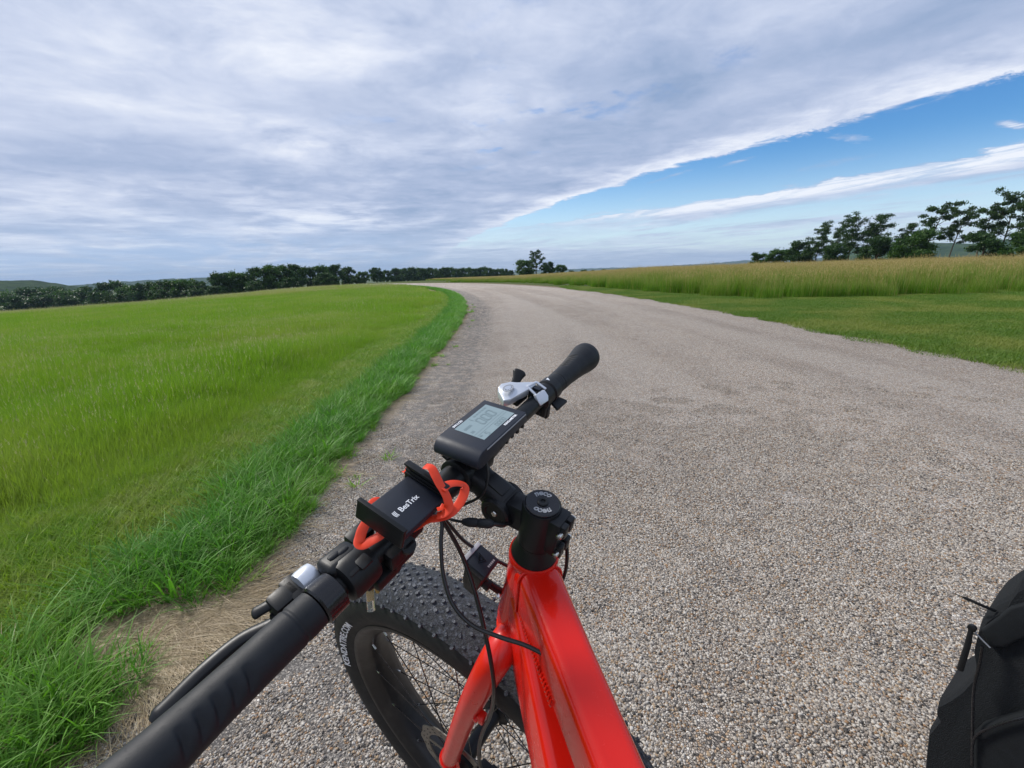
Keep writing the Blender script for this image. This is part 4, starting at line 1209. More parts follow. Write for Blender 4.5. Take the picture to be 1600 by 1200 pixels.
# wheels ------------------------------------------------------------
def wheel(c_, ax, up, name_group):
    root = bpy.data.objects.new('wheel', None); C.objects.link(root); root.parent = bike; root.location = tuple(A(c_) - rootloc(bike))
    e1 = unit(A(up) - ax * (A(up) @ ax)); e2 = np.cross(ax, e1)
    R_, r_ = 0.3165, 0.052
    def W(ang, rr_, y_): return A(c_) + (e1 * math.cos(ang) + e2 * math.sin(ang)) * rr_ + ax * y_
    # tyre casing, a C-shaped section
    ty = MB(); rs = []
    sec = [( -0.040, 0.2885), (-0.0455, 0.300), (-0.0515, 0.317), (-0.0490, 0.337), (-0.040, 0.353), (-0.024, 0.3625), (0, 0.3655), (0.024, 0.3625), (0.040, 0.353), (0.0490, 0.337), (0.0515, 0.317), (0.0455, 0.300), (0.040, 0.2885)]
    for k in range(96):
        an = 2 * math.pi * k / 96; rs.append([W(an, q[1], q[0]) for q in sec])
    ty.rings(rs, closed_u=False, loop=True); tyo = ty.build('tyre', M_side, root)
    # tread band and knobs
    tb = MB(); rs = []
    sec = [(-0.0455, 0.3455), (-0.040, 0.3538), (-0.024, 0.3633), (0, 0.3664), (0.024, 0.3633), (0.040, 0.3538), (0.0455, 0.3455)]
    for k in range(96):
        an = 2 * math.pi * k / 96; rs.append([W(an, q[1], q[0]) for q in sec])
    tb.rings(rs, closed_u=False, loop=True); tb.build('tread_band', M_tband, tyo)
    kv = []; kf = []
    rg = np.random.default_rng(5)
    NR = 140
    for k in range(NR):
        for q in range(13):
            if (k + q) % 2: continue
            yy = (q - 6) * 0.0077; an = 2 * math.pi * (k + 0.12 * rg.normal()) / NR
            fy = abs(yy) / 0.0455; rr_ = 0.3664 - 0.0031 * (yy / .024) ** 2 if abs(yy) < .024 else 0.3633 - (abs(yy) - .024) * 0.72
            nl_ = 0 if abs(yy) < .01 else math.atan(0.26 * yy / .024 if abs(yy) < .024 else .75 * np.sign(yy))
            cen = W(an, rr_, yy); rd = unit(W(an, 1, 0) - A(c_)); tn = np.cross(ax, rd)
            nrm = rd * math.cos(nl_) + ax * math.sin(nl_); sd2 = np.cross(nrm, tn)
            hl, hw, hh_ = (0.0036, 0.0025, 0.0024) if q % 4 else (0.0028, 0.0037, 0.0028)
            ra_ = 0.5 * rg.normal(); t2 = tn * math.cos(ra_) + sd2 * math.sin(ra_); s2 = np.cross(nrm, t2)
            o_ = len(kv)
            for (hz_, sc_) in ((-0.001, 1.08), (hh_, 0.92)):
                for q2 in range(6):
                    b_ = q2 * math.pi / 3
                    kv.append(cen + t2 * hl * sc_ * math.cos(b_) + s2 * hw * sc_ * math.sin(b_) + nrm * hz_)
            for q2 in range(6):
                kf.append((o_ + q2, o_ + (q2 + 1) % 6, o_ + 6 + (q2 + 1) % 6, o_ + 6 + q2))
            kf.append(tuple(o_ + 6 + q2 for q2 in range(6)))
    kb_ = MB(); kb_.v = [tuple(p_) for p_ in kv]; kb_.f = kf
    tag(kb_.build('tread_knobs', M_knob, tyo, smooth=False), kind='stuff')
    # rim with a wide bed
    rm = MB(); rs = []
    sec = [(-0.042, 0.2905), (-0.0435, 0.286), (-0.040, 0.279), (-0.034, 0.2745), (-0.030, 0.2655), (-0.016, 0.2600), (0, 0.2590), (0.016, 0.2600), (0.030, 0.2655), (0.034, 0.2745), (0.040, 0.279), (0.0435, 0.286), (0.042, 0.2905), (0.036, 0.288), (0.03, 0.276), (0, 0.268), (-0.03, 0.276), (-0.036, 0.288)]
    for k in range(120):
        an = 2 * math.pi * k / 120; rs.append([W(an, q[1], q[0]) for q in sec])
    rm.rings(rs, loop=True); rm.build('rim', M_rim, root, ang=60)
    hb = MB(); hb.lathe(A(c_) - ax * 0.066, ax, [(0, .008), (0.004, .02), (.012, .03), (.018, .03), (.022, .016), (.05, .014), (.08, .014), (.108, .016), (.112, .03), (.118, .03), (.128, .02), (.132, .008)], 32)
    hb.lathe(A(c_) - ax * 0.088, ax, [(0, .007), (0.176, .007)], 12)
    hb.build('hub', M_alu, root)
    for k in range(32):
        side = 1 if k % 2 else -1; an = 2 * math.pi * k / 32; twist = rad(62) * (1 if (k // 2) % 2 else -1)
        sp = MB(); p0 = W(an + twist, 0.029, 0.047 * side); p1 = W(an, 0.262, 0.020 * side)
        sp.tube([p0, p1], 0.00105, 5)
        sob = sp.build('spoke', M_gloss, root)
        np_ = MB(); d_ = unit(p0 - p1); np_.tube([p1, p1 + d_ * 0.011], 0.0019, 6); np_.build('spoke_nipple', M_steel, root)
    # brake disc: ring with drilled slots and arms
    dd = MB(); y0 = 0.056
    Rr = [(0.090, 0.0), (0.0885, 0.06)]
    seg = 72
    for k in range(seg):
        a0, a1 = 2 * math.pi * k / seg, 2 * math.pi * (k + 1) / seg
        wob_ = 0.0022 * math.sin(a0 * 12); wob1 = 0.0022 * math.sin(a1 * 12)
        bands = [(0.0705, 0.0745), (0.0775, 0.0815), (0.0845, 0.0895)] if k % 3 == 0 else [(0.0705, 0.0895)]
        for (ri, ro) in bands:
            o1, o2 = (wob_, wob1) if ro > .088 else (0, 0)
            q = [W(a0, ri, y0), W(a1, ri, y0), W(a1, ro + o2, y0), W(a0, ro + o1, y0)]; q2 = [p_ + ax * 0.0018 for p_ in q]
            dd.rings([q, q2])
    for k in range(6):
        a0 = 2 * math.pi * k / 6
        pth = spline([W(a0, 0.022, y0 + .0009), W(a0 + .35, 0.045, y0 + .0009), W(a0 + .55, 0.072, y0 + .0009)], 5)
        dd.tube(pth, 0.0042, 8, up=ax, flat=0.2)
    dd.lathe(A(c_) + ax * (y0 - .001), ax, [(0, .024), (.003, .024)], 24)
    dd.build('brake_disc', M_disc, root, smooth=False)
    return root, W, tyo


SteerUp = unit(np.cross(Sn, Sy)) if np.cross(Sn, Sy) @ Sa > 0 else -unit(np.cross(Sn, Sy))
wf, WF, tyo = wheel(HUB, unit(Sy), Sa, 0)
wr, WR, _ = wheel(RH, unit(BY), BZ, 0)

# lettering on the left sidewall
def tyre_text_bend(a0, R0, sgn=1):
    def b_(x, y, z):
        yy = 0.0468 + (R0 + y - 0.300) * 0.29 + 0.0012 + z
        return WF(a0 + sgn * x / R0, R0 + y, yy)
    return b_


def ang_of(px, py):
    r_ = ray(px, py); c_ = HUB + unit(Sy) * 0.05; t_ = ((c_ - CAMO) @ Sy) / (r_ @ Sy); q = CAMO + r_ * t_ - HUB
    e1 = unit(Sa - Sy * (Sa @ Sy)); e2 = np.cross(unit(Sy), e1)
    return math.atan2(q @ e2, q @ e1), math.hypot(q @ e2, q @ e1)


a0, r0_ = ang_of(546, 974); a1, r1_ = ang_of(539, 1034)
am = (a0 + a1) / 2
tyt = text_mesh('KENDATIRE.COM', 0.020, (0, 0, 0), (1, 0, 0), (0, 1, 0), 'lettering', M_white, tyo, bend=lambda x, y, z: A((x, y, z)) + rootloc(tyo), bold=0.0004)
xs = [v.co.x for v in tyt.data.vertices]; kx = abs(a1 - a0) * 0.311 / (max(xs) - min(xs)); off = rootloc(tyo)
for v in tyt.data.vertices:
    x, y, z = v.co.x * kx, v.co.y, v.co.z
    v.co = Vector(WF(am - x / 0.311, 0.311 + y, 0.0468 + (0.011 + y) * 0.29 + 0.0012 + z) - off)
print('tyre text', a0, a1, r0_, r1_, kx)

# brake caliper and lines at the left fork leg
cal = MB()
cq = HUB + Sy * 0.058 - Sn * 0.055 + Sa * 0.062
cal.box(cq, (Sn, Sy, Sa), (0.017, 0.014, 0.027), 0.005); cal.box(cq - Sn * 0.012 + Sa * 0.012, (Sn, Sy, Sa), (0.012, 0.018, 0.010), 0.004)
cal.lathe(cq - Sy * 0.002 - Sn * .002, Sy, [(0, .012), (.018, .012), (.02, .009)], 20)
cal.tube([cq + Sa * 0.02 - Sn * 0.01, cq + Sa * 0.05 - Sn * 0.012], 0.0035, 8)
cal.build('brake_caliper', M_alu, bike)

# headset spacer, stem ---------------------------------------------
st = MB(); st.lathe(HT, Sa, [(-0.002, 0.0262), (0.001, 0.0262), (0.004, 0.0250), (0.016, 0.0215), (0.019, 0.0205), (0.021, 0.0205)], 48); st.build('headset_cover', M_plast, bike)
BAR = lambda y_: S(0.1015 - 0.05 * y_, y_, 0.066)
bdir = unit(BAR(1.0) - BAR(0.0))
PV = PYs(772, 803, 0.018) + Sy * (-0.018)            # pivot of the adjustable stem
pvn, pva = (PV - HT) @ Sn, (PV - HT) @ Sa
print('pivot', pvn, pva)
stem = MB()
stem.lathe(HT, Sa, [(0.021, 0.0195), (0.022, 0.0208), (0.072, 0.0208), (0.0755, 0.0198)], 44)
stem.box(S(-0.0215, 0, 0.049), (Sn, Sy, Sa), (0.0075, 0.0135, 0.024), 0.003)
stem.box(S(-0.0300, 0.0062, 0.063), (Sn, Sy, Sa), (0.0045, 0.0048, 0.0085), 0.002); stem.box(S(-0.0300, -0.0062, 0.063), (Sn, Sy, Sa), (0.0045, 0.0048, 0.0085), 0.002)
stem.box(S(-0.0300, 0.0062, 0.034), (Sn, Sy, Sa), (0.0045, 0.0048, 0.0085), 0.002); stem.box(S(-0.0300, -0.0062, 0.034), (Sn, Sy, Sa), (0.0045, 0.0048, 0.0085), 0.002)
p1 = S(pvn * 0.5 + .008, 0, (0.048 + pva) / 2)
dirp = unit(S(pvn, 0, pva) - S(0, 0, 0.049)); upp = np.cross(dirp, Sy); upp = upp if upp @ Sa > 0 else -upp
stem.box(S(pvn * .45, 0, 0.049 + (pva - .049) * .45), (dirp, Sy, upp), (0.016, 0.0125, 0.017), 0.004)
so_ = stem.build('stem', M_alu, bike)
kn = MB(); kn.lathe(S(pvn, -0.0195, pva), Sy, [(0, .014), (0.002, .0185), (.037, .0185), (.039, .0165), (.039, .012), (.0375, .011), (.0375, 0.001)], 40); kn.build('stem_pivot', M_alu, so_)
b1 = MB(); b1.lathe(S(pvn, 0.0182, pva), Sy, [(0, .0035), (.001, .003)], 12); b1.build('pivot_screw', M_steel, so_)
arm = MB()
cl0 = BAR(0.0)
P0_, P1_ = S(pvn, 0, pva + 0.004), cl0 - unit(cl0 - S(pvn, 0, pva)) * 0.010
rs = tubesec([P0_, P0_ * .7 + P1_ * .3 + Sa * .002, P0_ * .35 + P1_ * .65 + Sa * .002, P1_], [(.0165, .0175, .010), (.0165, .0155, .011), (.0155, .0140, .011), (.0190, .0165, .012)], Sa)
arm.rings(rs); arm.box(P0_ * .8 + P1_ * .2 + Sa * 0.016, (unit(P1_ - P0_), Sy, Sa), (0.013, 0.0095, 0.0035), 0.002); arm.build('stem_arm', M_alu, so_)
cb = MB(); cb.lathe(cl0 - bdir * 0.0215, bdir, [(0, .0175), (0.0015, .0205), (.0415, .0205), (.043, .0175)], 40); cb.build('bar_clamp', M_alu, so_)
for (y_, q_) in ((-.014, 1), (.014, 1), (-.014, -1), (.014, -1)):
    bo = MB(); bo.lathe(cl0 + bdir * y_ + Sa * 0.0155 * q_ + Sn * 0.013, Sn * .8 + Sa * .2, [(0, .0042), (.008, .0042), (.009, .0032)], 14); bo.build('bolt', M_alu, so_)
for (a_, y_) in ((0.063, 0.0), (0.034, 0.0)):
    bo = MB(); bo.lathe(S(-0.0305, 0.0115, a_), Sy, [(0, .0030), (.005, .0030), (.0055, .0022), (.003, .0020)], 14); bo.lathe(S(-0.0305, -0.0115, a_), -Sy, [(0, .0032), (.004, .0032)], 14); bo.build('bolt', M_steel, so_)
cap = MB(); cap.lathe(HT, Sa, [(0.0755, 0.0185), (0.0775, 0.0185), (0.0785, 0.0175), (0.0785, .006)], 44); co_ = cap.build('top_cap', M_gloss, so_)
cap = MB(); cap.lathe(S(0, 0, .0785), Sa, [(-.001, 0.0058), (0.0012, 0.0058), (0.002, 0.0048), (0.0018, .0028), (0.0004, .0024)], 24); cap.build('cap_bolt', M_plast, so_)
ev = unit(A((0.02, 1, 0)) - Sa * (A((0.02, 1, 0)) @ Sa)); eu = np.cross(ev, Sa)
def cap_bend(sgn):
    def b_(x, y, z):
        rr_ = 0.0122 + y; an = x / 0.0122 * sgn
        return S(0, 0, 0.0788 + z) + (eu * math.sin(an) + ev * math.cos(an)) * rr_ * sgn
    return b_
text_mesh('neco', 0.0100, (0, 0, 0), (1, 0, 0), (0, 1, 0), 'lettering', M_white, co_, outline=0.00032, bend=lambda x, y, z: S(0, 0, .0789) + (eu * math.sin(x / .0125) + ev * math.cos(x / .0125)) * (0.0125 + y), shear=0.2)
text_mesh('neco', 0.0100, (0, 0, 0), (1, 0, 0), (0, 1, 0), 'lettering', M_white, co_, outline=0.00032, bend=lambda x, y, z: S(0, 0, .0789) - (eu * math.sin(x / .0125) + ev * math.cos(x / .0125)) * (0.0125 + y), shear=0.2)
# small print low on the headset cover, towards the rider's right
er = unit(PA(866, 862, 0.006) - S(0, 0, 0.006)); es = np.cross(Sa, er)
text_mesh('neco', 0.0085, (0, 0, 0), (1, 0, 0), (0, 1, 0), 'lettering', M_grey, so_, bend=lambda x, y, z: S(0, 0, 0.0095 - y * .9) + (er * math.cos(x / .024) - es * math.sin(x / .024)) * (0.0237 + y * .35 + .0003), sx=1.0)

# handlebar ---------------------------------------------------------
hb = MB(); ys = [-0.335, -0.30, -0.085, -0.06, -0.03, 0.03, 0.06, 0.085, 0.25, 0.365]
hb.tube([BAR(y_) for y_ in ys], [.0111, .0111, .0111, .0135, .0159, .0159, .0135, .0111, .0111, .0111], 28, up=Sa); hb.build('handlebar', M_plast, bike)


def grip(y0, y1, prof, name, notches, th0, flip=1):
    L_ = y1 - y0; o_ = BAR(y0); ax = bdir * (1 if y1 > y0 else -1); L_ = np.linalg.norm(BAR(y1) - BAR(y0))
    ds_ = np.linspace(0, 1, 230); pr = [(q * L_, float(np.interp(q, [p_[0] for p_ in prof], [p_[1] for p_ in prof]))) for q in ds_]
    up = unit(Sa - ax * (Sa @ ax)); rear = unit(-Sn + ax * (Sn @ ax)); e2 = np.cross(ax, up); sg = 1 if e2 @ rear > 0 else -1

    def fn(d, r, q):
        th = math.atan2(math.sin(q) * sg, math.cos(q))      # 0 up, +90 towards the rider
        k = r
        for (s0, tc_) in notches:
            dt = th - tc_
            if abs(dt) < 0.62:
                x_ = (d / L_ - s0) * L_ - 0.005 * dt * flip - 0.004 * dt * dt
                k -= 0.0026 * math.exp(-(x_ / (0.0013 if x_ > 0 else 0.0042)) ** 2) * math.cos(dt / 0.62 * math.pi / 2)
        # palm swell towards the rider
        k *= 1 + 0.07 * math.cos(th - rad(115)) * np.interp(d / L_, [0, .35, .8, 1], [0, .4, 1, 1])
        return k
    gm = MB(); gm.lathe(o_, ax, pr, 72, ref=up, fn=fn)
    return gm.build(name, M_rub, bike, ang=70)


gprof = [(0, .0130), (0.004, .0162), (.10, .0166), (.108, .0158), (.116, .0158), (.124, .0166), (.3, .0167), (.5, .0172), (.7, .0187), (.85, .0212), (.94, .0228), (.98, .0222), (1.0, .018)]
grip(0.205, 0.372, gprof, 'grip', [(.37 + .066 * k, rad(50)) for k in range(5)], 0)
rprof = [(0, .0120), (0.006, .0152), (.10, .0156), (.108, .0149), (.116, .0149), (.124, .0156), (.3, .0162), (.5, .0178), (.68, .0202), (.83, .0232), (.92, .0242), (.98, .0232), (1.0, .019)]
gr = grip(-0.214, -0.340, rprof, 'grip', [(.36 + .062 * k, rad(-28)) for k in range(5)], 0)
# clamp collars (brake lever mounts)
cl_ = MB(); cl_.lathe(BAR(0.1835), bdir, [(0, .0145), (.0015, .0175), (.0195, .0182), (.021, .0165)], 40); cl_.build('lever_clamp', M_gloss, bike)

# left brake lever ----------------------------------------------------
lv = MB()
lp = [PA(448, 960, 0.040), PA(425, 975, 0.036), PA(376, 1000, 0.032), PA(318, 1048, 0.030), PA(264, 1102, 0.028), PA(236, 1129, 0.027)]
lv.tube(spline(lp, 6), list(np.interp(np.linspace(0, 1, 31), [0, .2, .6, .92, 1], [.0055, .0060, .0066, .0072, .0035])), 14, up=Sa, flat=0.55)
lv.build('brake_lever', M_alu, bike)
bd = MB(); q = PA(447, 938, 0.056); bd.box(q, (bdir, Sn, Sa), (0.013, 0.010, 0.010), 0.004); bd.box(PA(462, 922, .060), (bdir, Sn, Sa), (0.008, 0.014, 0.006), 0.003)
bd.box(PA(446, 962, 0.047), (bdir, Sn, Sa), (0.010, 0.008, 0.008), 0.003)
bd.build('lever_body', M_plast, bike)
# bell with its thumb tab
be = MB(); bc = PA(481, 905, 0.064); be.lathe(bc - bdir * 0.0085, bdir, [(0, .002), (0.0005, .0090), (.002, .0112), (.006, .0120), (.014, .0120), (.017, .0112), (.0175, .002)], 40) 
bl = be.build('bell', M_silver, bike)
tb_ = MB(); tp = [PA(436, 937, .060), PA(420, 946, .060), PA(404, 955, .058), PA(395, 961, .056)]
tb_.tube(spline(tp, 4), list(np.interp(np.linspace(0, 1, 13), [0, .3, .9, 1], [.0036, .0050, .0056, .0035])), 12, up=Sa, flat=0.6); tb_.build('thumb_tab', M_plast, bl)

# control pad ---------------------------------------------------------
pad = MB(); pad.lathe(BAR(0.147), bdir, [(0, .014), (.002, .0188), (.006, .0198), (.026, .0202), (.031, .0188), (.033, .014)], 40)
pc = PA(527, 866, 0.083); pu = unit(Sa + Sn * 0.25 - Sy * 0.0)
pvv = unit(Sn - pu * (Sn @ pu)); puu = np.cross(pvv, pu)
pad.box(pc - pu * 0.008, (puu, pvv, pu), (0.0165, 0.0125, 0.0085), 0.006, 3)
pad.box(PA(552, 884, 0.076), (bdir, Sn, Sa), (0.012, 0.012, 0.008), 0.004)
po = pad.build('control_pad', M_plast, bike)
for (px, py) in ((520, 869), (534, 861)):
    bt = MB(); c_ = PA(px, py, 0.0838); q1, q2 = PA(px - 7, py + 5.5, 0.0838), PA(px + 9, py - 7, 0.0838)
    bt.tube(spline([q1 * .6 + q2 * .4 if False else q1, (q1 + q2) / 2, q2], 3), [.0022, .0030, .0033, .0034, .0033, .0030, .0020], 12, up=pu, flat=.5); bt.build('button', M_rub, po)
bt = MB(); bt.box(PA(567, 877, 0.0835), (bdir, Sn, unit(Sa - Sn * .3)), (0.0062, 0.0068, 0.002), 0.0015); bt.build('button', M_plast, po)

# phone holder --------------------------------------------------------
def plane(tilt, yaw, roll):
    u = unit(A((0.05, -1, 0))); w_ = A((0, 0, 1.0)); v = np.cross(w_, u)
    def ro(ax, t_):
        K = np.array([[0, -ax[2], ax[1]], [ax[2], 0, -ax[0]], [-ax[1], ax[0], 0]]); return np.eye(3) + math.sin(t_) * K + (1 - math.cos(t_)) * K @ K
    B = ro(w_, yaw); u, v = B @ u, B @ v
    B = ro(u, tilt); v, w_ = B @ v, B @ w_
    B = ro(v, roll); u, w_ = B @ u, B @ w_
    T_ = lambda q: Sn * q[0] + Sy * q[1] + Sa * q[2]
    return T_(u), T_(v), T_(w_)


pu_, pv_, pw_ = plane(rad(7.5), rad(1.7), rad(6.3))
PC = S(0.0845, 0.1090, 0.110)
def PH(u, v, w_): return PC + pu_ * u + pv_ * v + pw_ * w_
ph = MB(); ph.box(PH(0.0, 0, -0.0045), (pu_, pv_, pw_), (0.0305, 0.0225, 0.0045), 0.0018)
ph.box(PH(0, 0, -0.016), (pu_, pv_, pw_), (0.016, 0.014, 0.0085), 0.004)
pho = ph.build('phone_holder', M_matte, bike)
jw = MB(); jw.box(PH(-0.0325, 0.0, 0.003), (pu_, pv_, pw_), (0.0022, 0.0262, 0.0108), 0.0018, 3); jw.box(PH(-0.0322, 0, .0128), (pu_, pv_, pw_), (0.0024, 0.0262, 0.0013), 0.0008)
jw.build('clamp_jaw', M_plast, pho)
jw = MB(); jw.box(PH(0.0325, 0.002, 0.004), (pu_, pv_, pw_), (0.0022, 0.0250, 0.0110), 0.0018, 3); jw.box(PH(0.0295, 0.002, .0142), (pu_, pv_, pw_), (0.0035, 0.0250, 0.0012), 0.0008)
for q in (0.002, 0.0065, .0105): jw.box(PH(0.0298, 0.002, q), (pu_, pv_, pw_), (0.0010, 0.0240, 0.0011), 0.0005)
jw.build('clamp_jaw', M_plast, pho)
text_mesh('BesTrix', 0.0078, PH(0.0030, -0.0015, 0.0002), pu_, pv_, 'lettering', M_white, pho, bold=0.0001)
for k in range(3):
    lg = MB(); x0 = -0.0168 + 0.0014 * k; lg.extrude([(0.0006, -0.0032), (0.0013, -.0032), (0.0007, 0.0), (0.0013, .0032), (0.0006, .0032), (-.0001, 0)], PH(x0, -0.0015, 0.0), pu_, pv_, pw_, 0.0001, 0.0003); lg.build('logo_mark', M_white, pho, smooth=False)
ck = MB(); ck.lathe(BAR(0.092), bdir, [(0, .0125), (.001, .0172), (.030, .0175), (.032, .0125)], 36)
ck.box(PA(562, 838, 0.062), (bdir, Sn, Sa), (0.013, 0.009, 0.008), 0.004); ck.box(PA(612, 862, 0.062), (bdir, Sn, Sa), (0.011, 0.012, 0.010), 0.004)
ck.box(PA(628, 866, 0.05), (bdir, Sn, Sa), (0.014, 0.006, 0.009), 0.004)
ck.build('bar_bracket', M_plast, pho)
kb2 = MB(); kq = PA(634, 852, 0.066); kb2.lathe(kq, unit(Sa * .6 - Sn * .6), [(0, .0085), (.004, .0088), (.006, .0078), (.0062, .004)], 28); kb2.box(kq + unit(Sa * .6 - Sn * .6) * .007, (bdir, Sn, unit(Sa * .6 - Sn * .6)), (0.0055, 0.0015, 0.0012), 0.0006); kb2.build('tightening_knob', M_plast, pho)
kb2 = MB(); kb2.box(PA(600, 893, 0.040), (bdir, Sn, Sa), (0.016, 0.010, 0.007), 0.004); kb2.box(PA(575, 898, 0.040), (bdir, Sn, Sa), (0.010, 0.012, 0.008), 0.004); kb2.build('bracket_base', M_plast, pho)


def band(pts, w_=0.0042, th=0.36, n_=6):
    return spline(pts, n_), w_, th


bn = MB()
paths = [
    # right loop: hook over the far jaw, ring to the right, back under the plate
    [PA(664, 728, .128), PA(674, 731, .129), PA(681, 744, .126), PA(687, 756, .122), PA(693, 766, .118), PA(699, 779, .112), PA(701, 792, .106), PA(694, 802, .101), PA(683, 806, .098)],
    [PA(690, 765, .120), PA(700, 757, .116), PA(714, 755, .110), PA(725, 759, .104), PA(725, 772, .100), PA(716, 789, .096), PA(702, 803, .094), PA(686, 809, .093), PA(668, 812, .092), PA(654, 820, .090), PA(640, 828, .088)],
    [PA(683, 796, .104), PA(690, 794, .104), PA(694, 788, .105)],
    # near loop hooking down to the left
    [PA(574, 814, .104), PA(567, 826, .100), PA(563, 838, .097), PA(561, 849, .095), PA(567, 852, .094), PA(580, 845, .095), PA(592, 838, .097), PA(602, 830, .100)],
    # forward corners, seen past the plate
    [PA(640, 722, .118), PA(636, 730, .112), PA(632, 739, .104), PA(640, 748, .094)],
    [PA(600, 784, .086), PA(590, 780, .089), PA(582, 783, .090), PA(577, 790, .090)],
]
for k, pt in enumerate(paths):
    sp = spline(pt, 6); bn.tube(sp, {2: 0.0024, 4: 0.0030, 5: 0.0030}.get(k, 0.0046), 14, up=pw_, flat=0.16)
bn.build('silicone_band', M_orange, pho)

# display --------------------------------------------------------------
du, dv, dw = plane(rad(-9), rad(-1.5), rad(-1.2))
DC = S(0.1005, -0.0300, 0.115)
def DP(u, v, w_): return DC + du * u + dv * v + dw * w_
prof = [(0.0385, -0.0005), (0.0375, 0.0)] + [(-0.044 - 0.0135 * math.sin(rad(q)), -0.0135 + 0.0135 * math.cos(rad(q))) for q in range(0, 91, 10)] + [(-0.0560, -0.0170), (-0.050, -0.0185), (-0.02, -0.016), (0.036, -0.0125), (0.0385, -0.011)]
ds1 = MB(); ds1.extrude(prof, DC, du, dw, dv, -0.0315, 0.0290); dso = ds1.build('display', M_matte, bike, ang=30, bev=0.0012)
bz = MB(); bz.box(DP(0.0375, -0.001, -0.0015), (du, dv, dw), (0.0006, 0.0292, 0.0009), 0.0003); bz.box(DP(-0.002, -0.0316, -0.0018), (du, dv, dw), (0.038, 0.0005, 0.0007), 0.0002); bz.build('bezel_strip', M_grey, dso)
lc = MB(); lc.box(DP(0, 0, 0.0001), (du, dv, dw), (0.0295, 0.0205, 0.0002)); lco = lc.build('screen', M_lcd, dso, smooth=False)
ink = MB()
def seg7(cx, cy, h_, code, th=0.0007, gap=.0004, sl=0.12):
    w_ = h_ * 0.5
    S7 = {'a': ((-w_ / 2, h_ / 2), (w_ / 2, h_ / 2)), 'g': ((-w_ / 2, 0), (w_ / 2, 0)), 'd': ((-w_ / 2, -h_ / 2), (w_ / 2, -h_ / 2)), 'f': ((-w_ / 2, h_ / 2), (-w_ / 2, 0)), 'b': ((w_ / 2, h_ / 2), (w_ / 2, 0)), 'e': ((-w_ / 2, 0), (-w_ / 2, -h_ / 2)), 'c': ((w_ / 2, 0), (w_ / 2, -h_ / 2))}
    dg = {'0': 'abcdef', '8': 'abcdefg', '5': 'afgcd'}[code]
    for k in dg:
        (x0, y0), (x1, y1) = S7[k]; mx, my = (x0 + x1) / 2, (y0 + y1) / 2; L_ = math.hypot(x1 - x0, y1 - y0) / 2 - gap
        horiz = abs(x1 - x0) > abs(y1 - y0)
        ink.box(DP(cx + mx + my * sl, cy + my, 0.00035), (du, dv, dw), (L_ if horiz else th, th if horiz else L_, 0.00005))
for k, (x_, c_) in enumerate(((-0.002, '0'), (0.0075, '0'), (0.017, '0'))): seg7(x_, 0.0040, 0.0130, c_, 0.0010)
for x_ in (0.0028, 0.0123): ink.box(DP(x_ - .0006, -0.0022, 0.00035), (du, dv, dw), (.0006, .0006, .00005))
for k in range(4): seg7(0.001 + k * 0.0045, -0.0158, 0.0056, '0', 0.0005, .0002)
seg7(-0.0175, -0.0160, 0.0062, '5', 0.0006, .0002)
for (y_, h_) in ((-0.0065, .0002), (-0.0105, .0002)): ink.box(DP(0.0, y_, 0.00035), (du, dv, dw), (0.028, h_, 0.00005))
ink.box(DP(-0.006, 0.0150, 0.00035), (du, dv, dw), (0.0005, .0035, .00005)); ink.box(DP(-0.020, 0.0090, 0.00035), (du, dv, dw), (0.0060, .0018, .00005))
ink.box(DP(-0.024, -0.001, 0.00035), (du, dv, dw), (0.0022, .0018, .00005)); ink.box(DP(-0.0255, -0.0135, 0.00035), (du, dv, dw), (0.0018, .0012, .00005))
for k in range(5): ink.box(DP(0.002 + k * .005, 0.0165, 0.00035), (du, dv, dw), (0.0018, .0012, .00005))
ink.build('screen_digits', M_lcdink, lco, smooth=False)
text_mesh('SW-LCD', 0.0042, DP(-0.0195, 0.0240, 0.00015), du, dv, 'lettering', M_white, dso, bold=0.00015)
text_mesh('KING-METER', 0.0042, DP(0.016, -0.0240, 0.00015), du, dv, 'lettering', M_white, dso, bold=0.00015)
dbk = MB()
for q in (-0.038, -0.008): dbk.box(DP(q, -0.004, -0.024), (du, dv, dw), (0.006, 0.013, 0.011), 0.003); dbk.lathe(BAR(-DP(0, 0, 0) @ Sy * 0 + (0.013 - q if False else -0.03 - q)) - bdir * .006, bdir, [(0, .012), (.0, .0195), (.012, .0195), (.012, .012)], 30)
for k in range(5): dbk.box(DP(0.0, -0.0285 + 0.0, -0.0150) + du * (0.032 - 0.011 * k), (du, dv, dw), (0.0022, 0.0020, 0.0035 + .001 * (k % 2)), 0.0006)
dbk.box(DP(-0.005, 0, -0.0190), (du, dv, dw), (0.036, 0.024, 0.004), 0.002)
dbk.build('display_bracket', M_plast, dso)

# gear shifter ---------------------------------------------------------
shf = MB()
c_ = PA(793, 612, 0.083)
q = [PA(779, 612, .080), PA(778, 605, .083), PA(783, 599, .086), (PA(797, 596, .088)), PA(808, 597, .089), PA(833, 596, .089), PA(838, 600, .088), PA(829, 606, .087), PA(815, 614, .085), PA(797, 624, .081), PA(787, 626, .079)]
cen = sum(q) / len(q)
dn = -Sa
shf.rings([[p_ + dn * 0.0 + (cen - p_) * 0.04 for p_ in q], [p_ + dn * 0.0015 for p_ in q], [p_ + dn * 0.009 for p_ in q], [p_ + dn * 0.012 + (cen - p_) * 0.1 for p_ in q]])
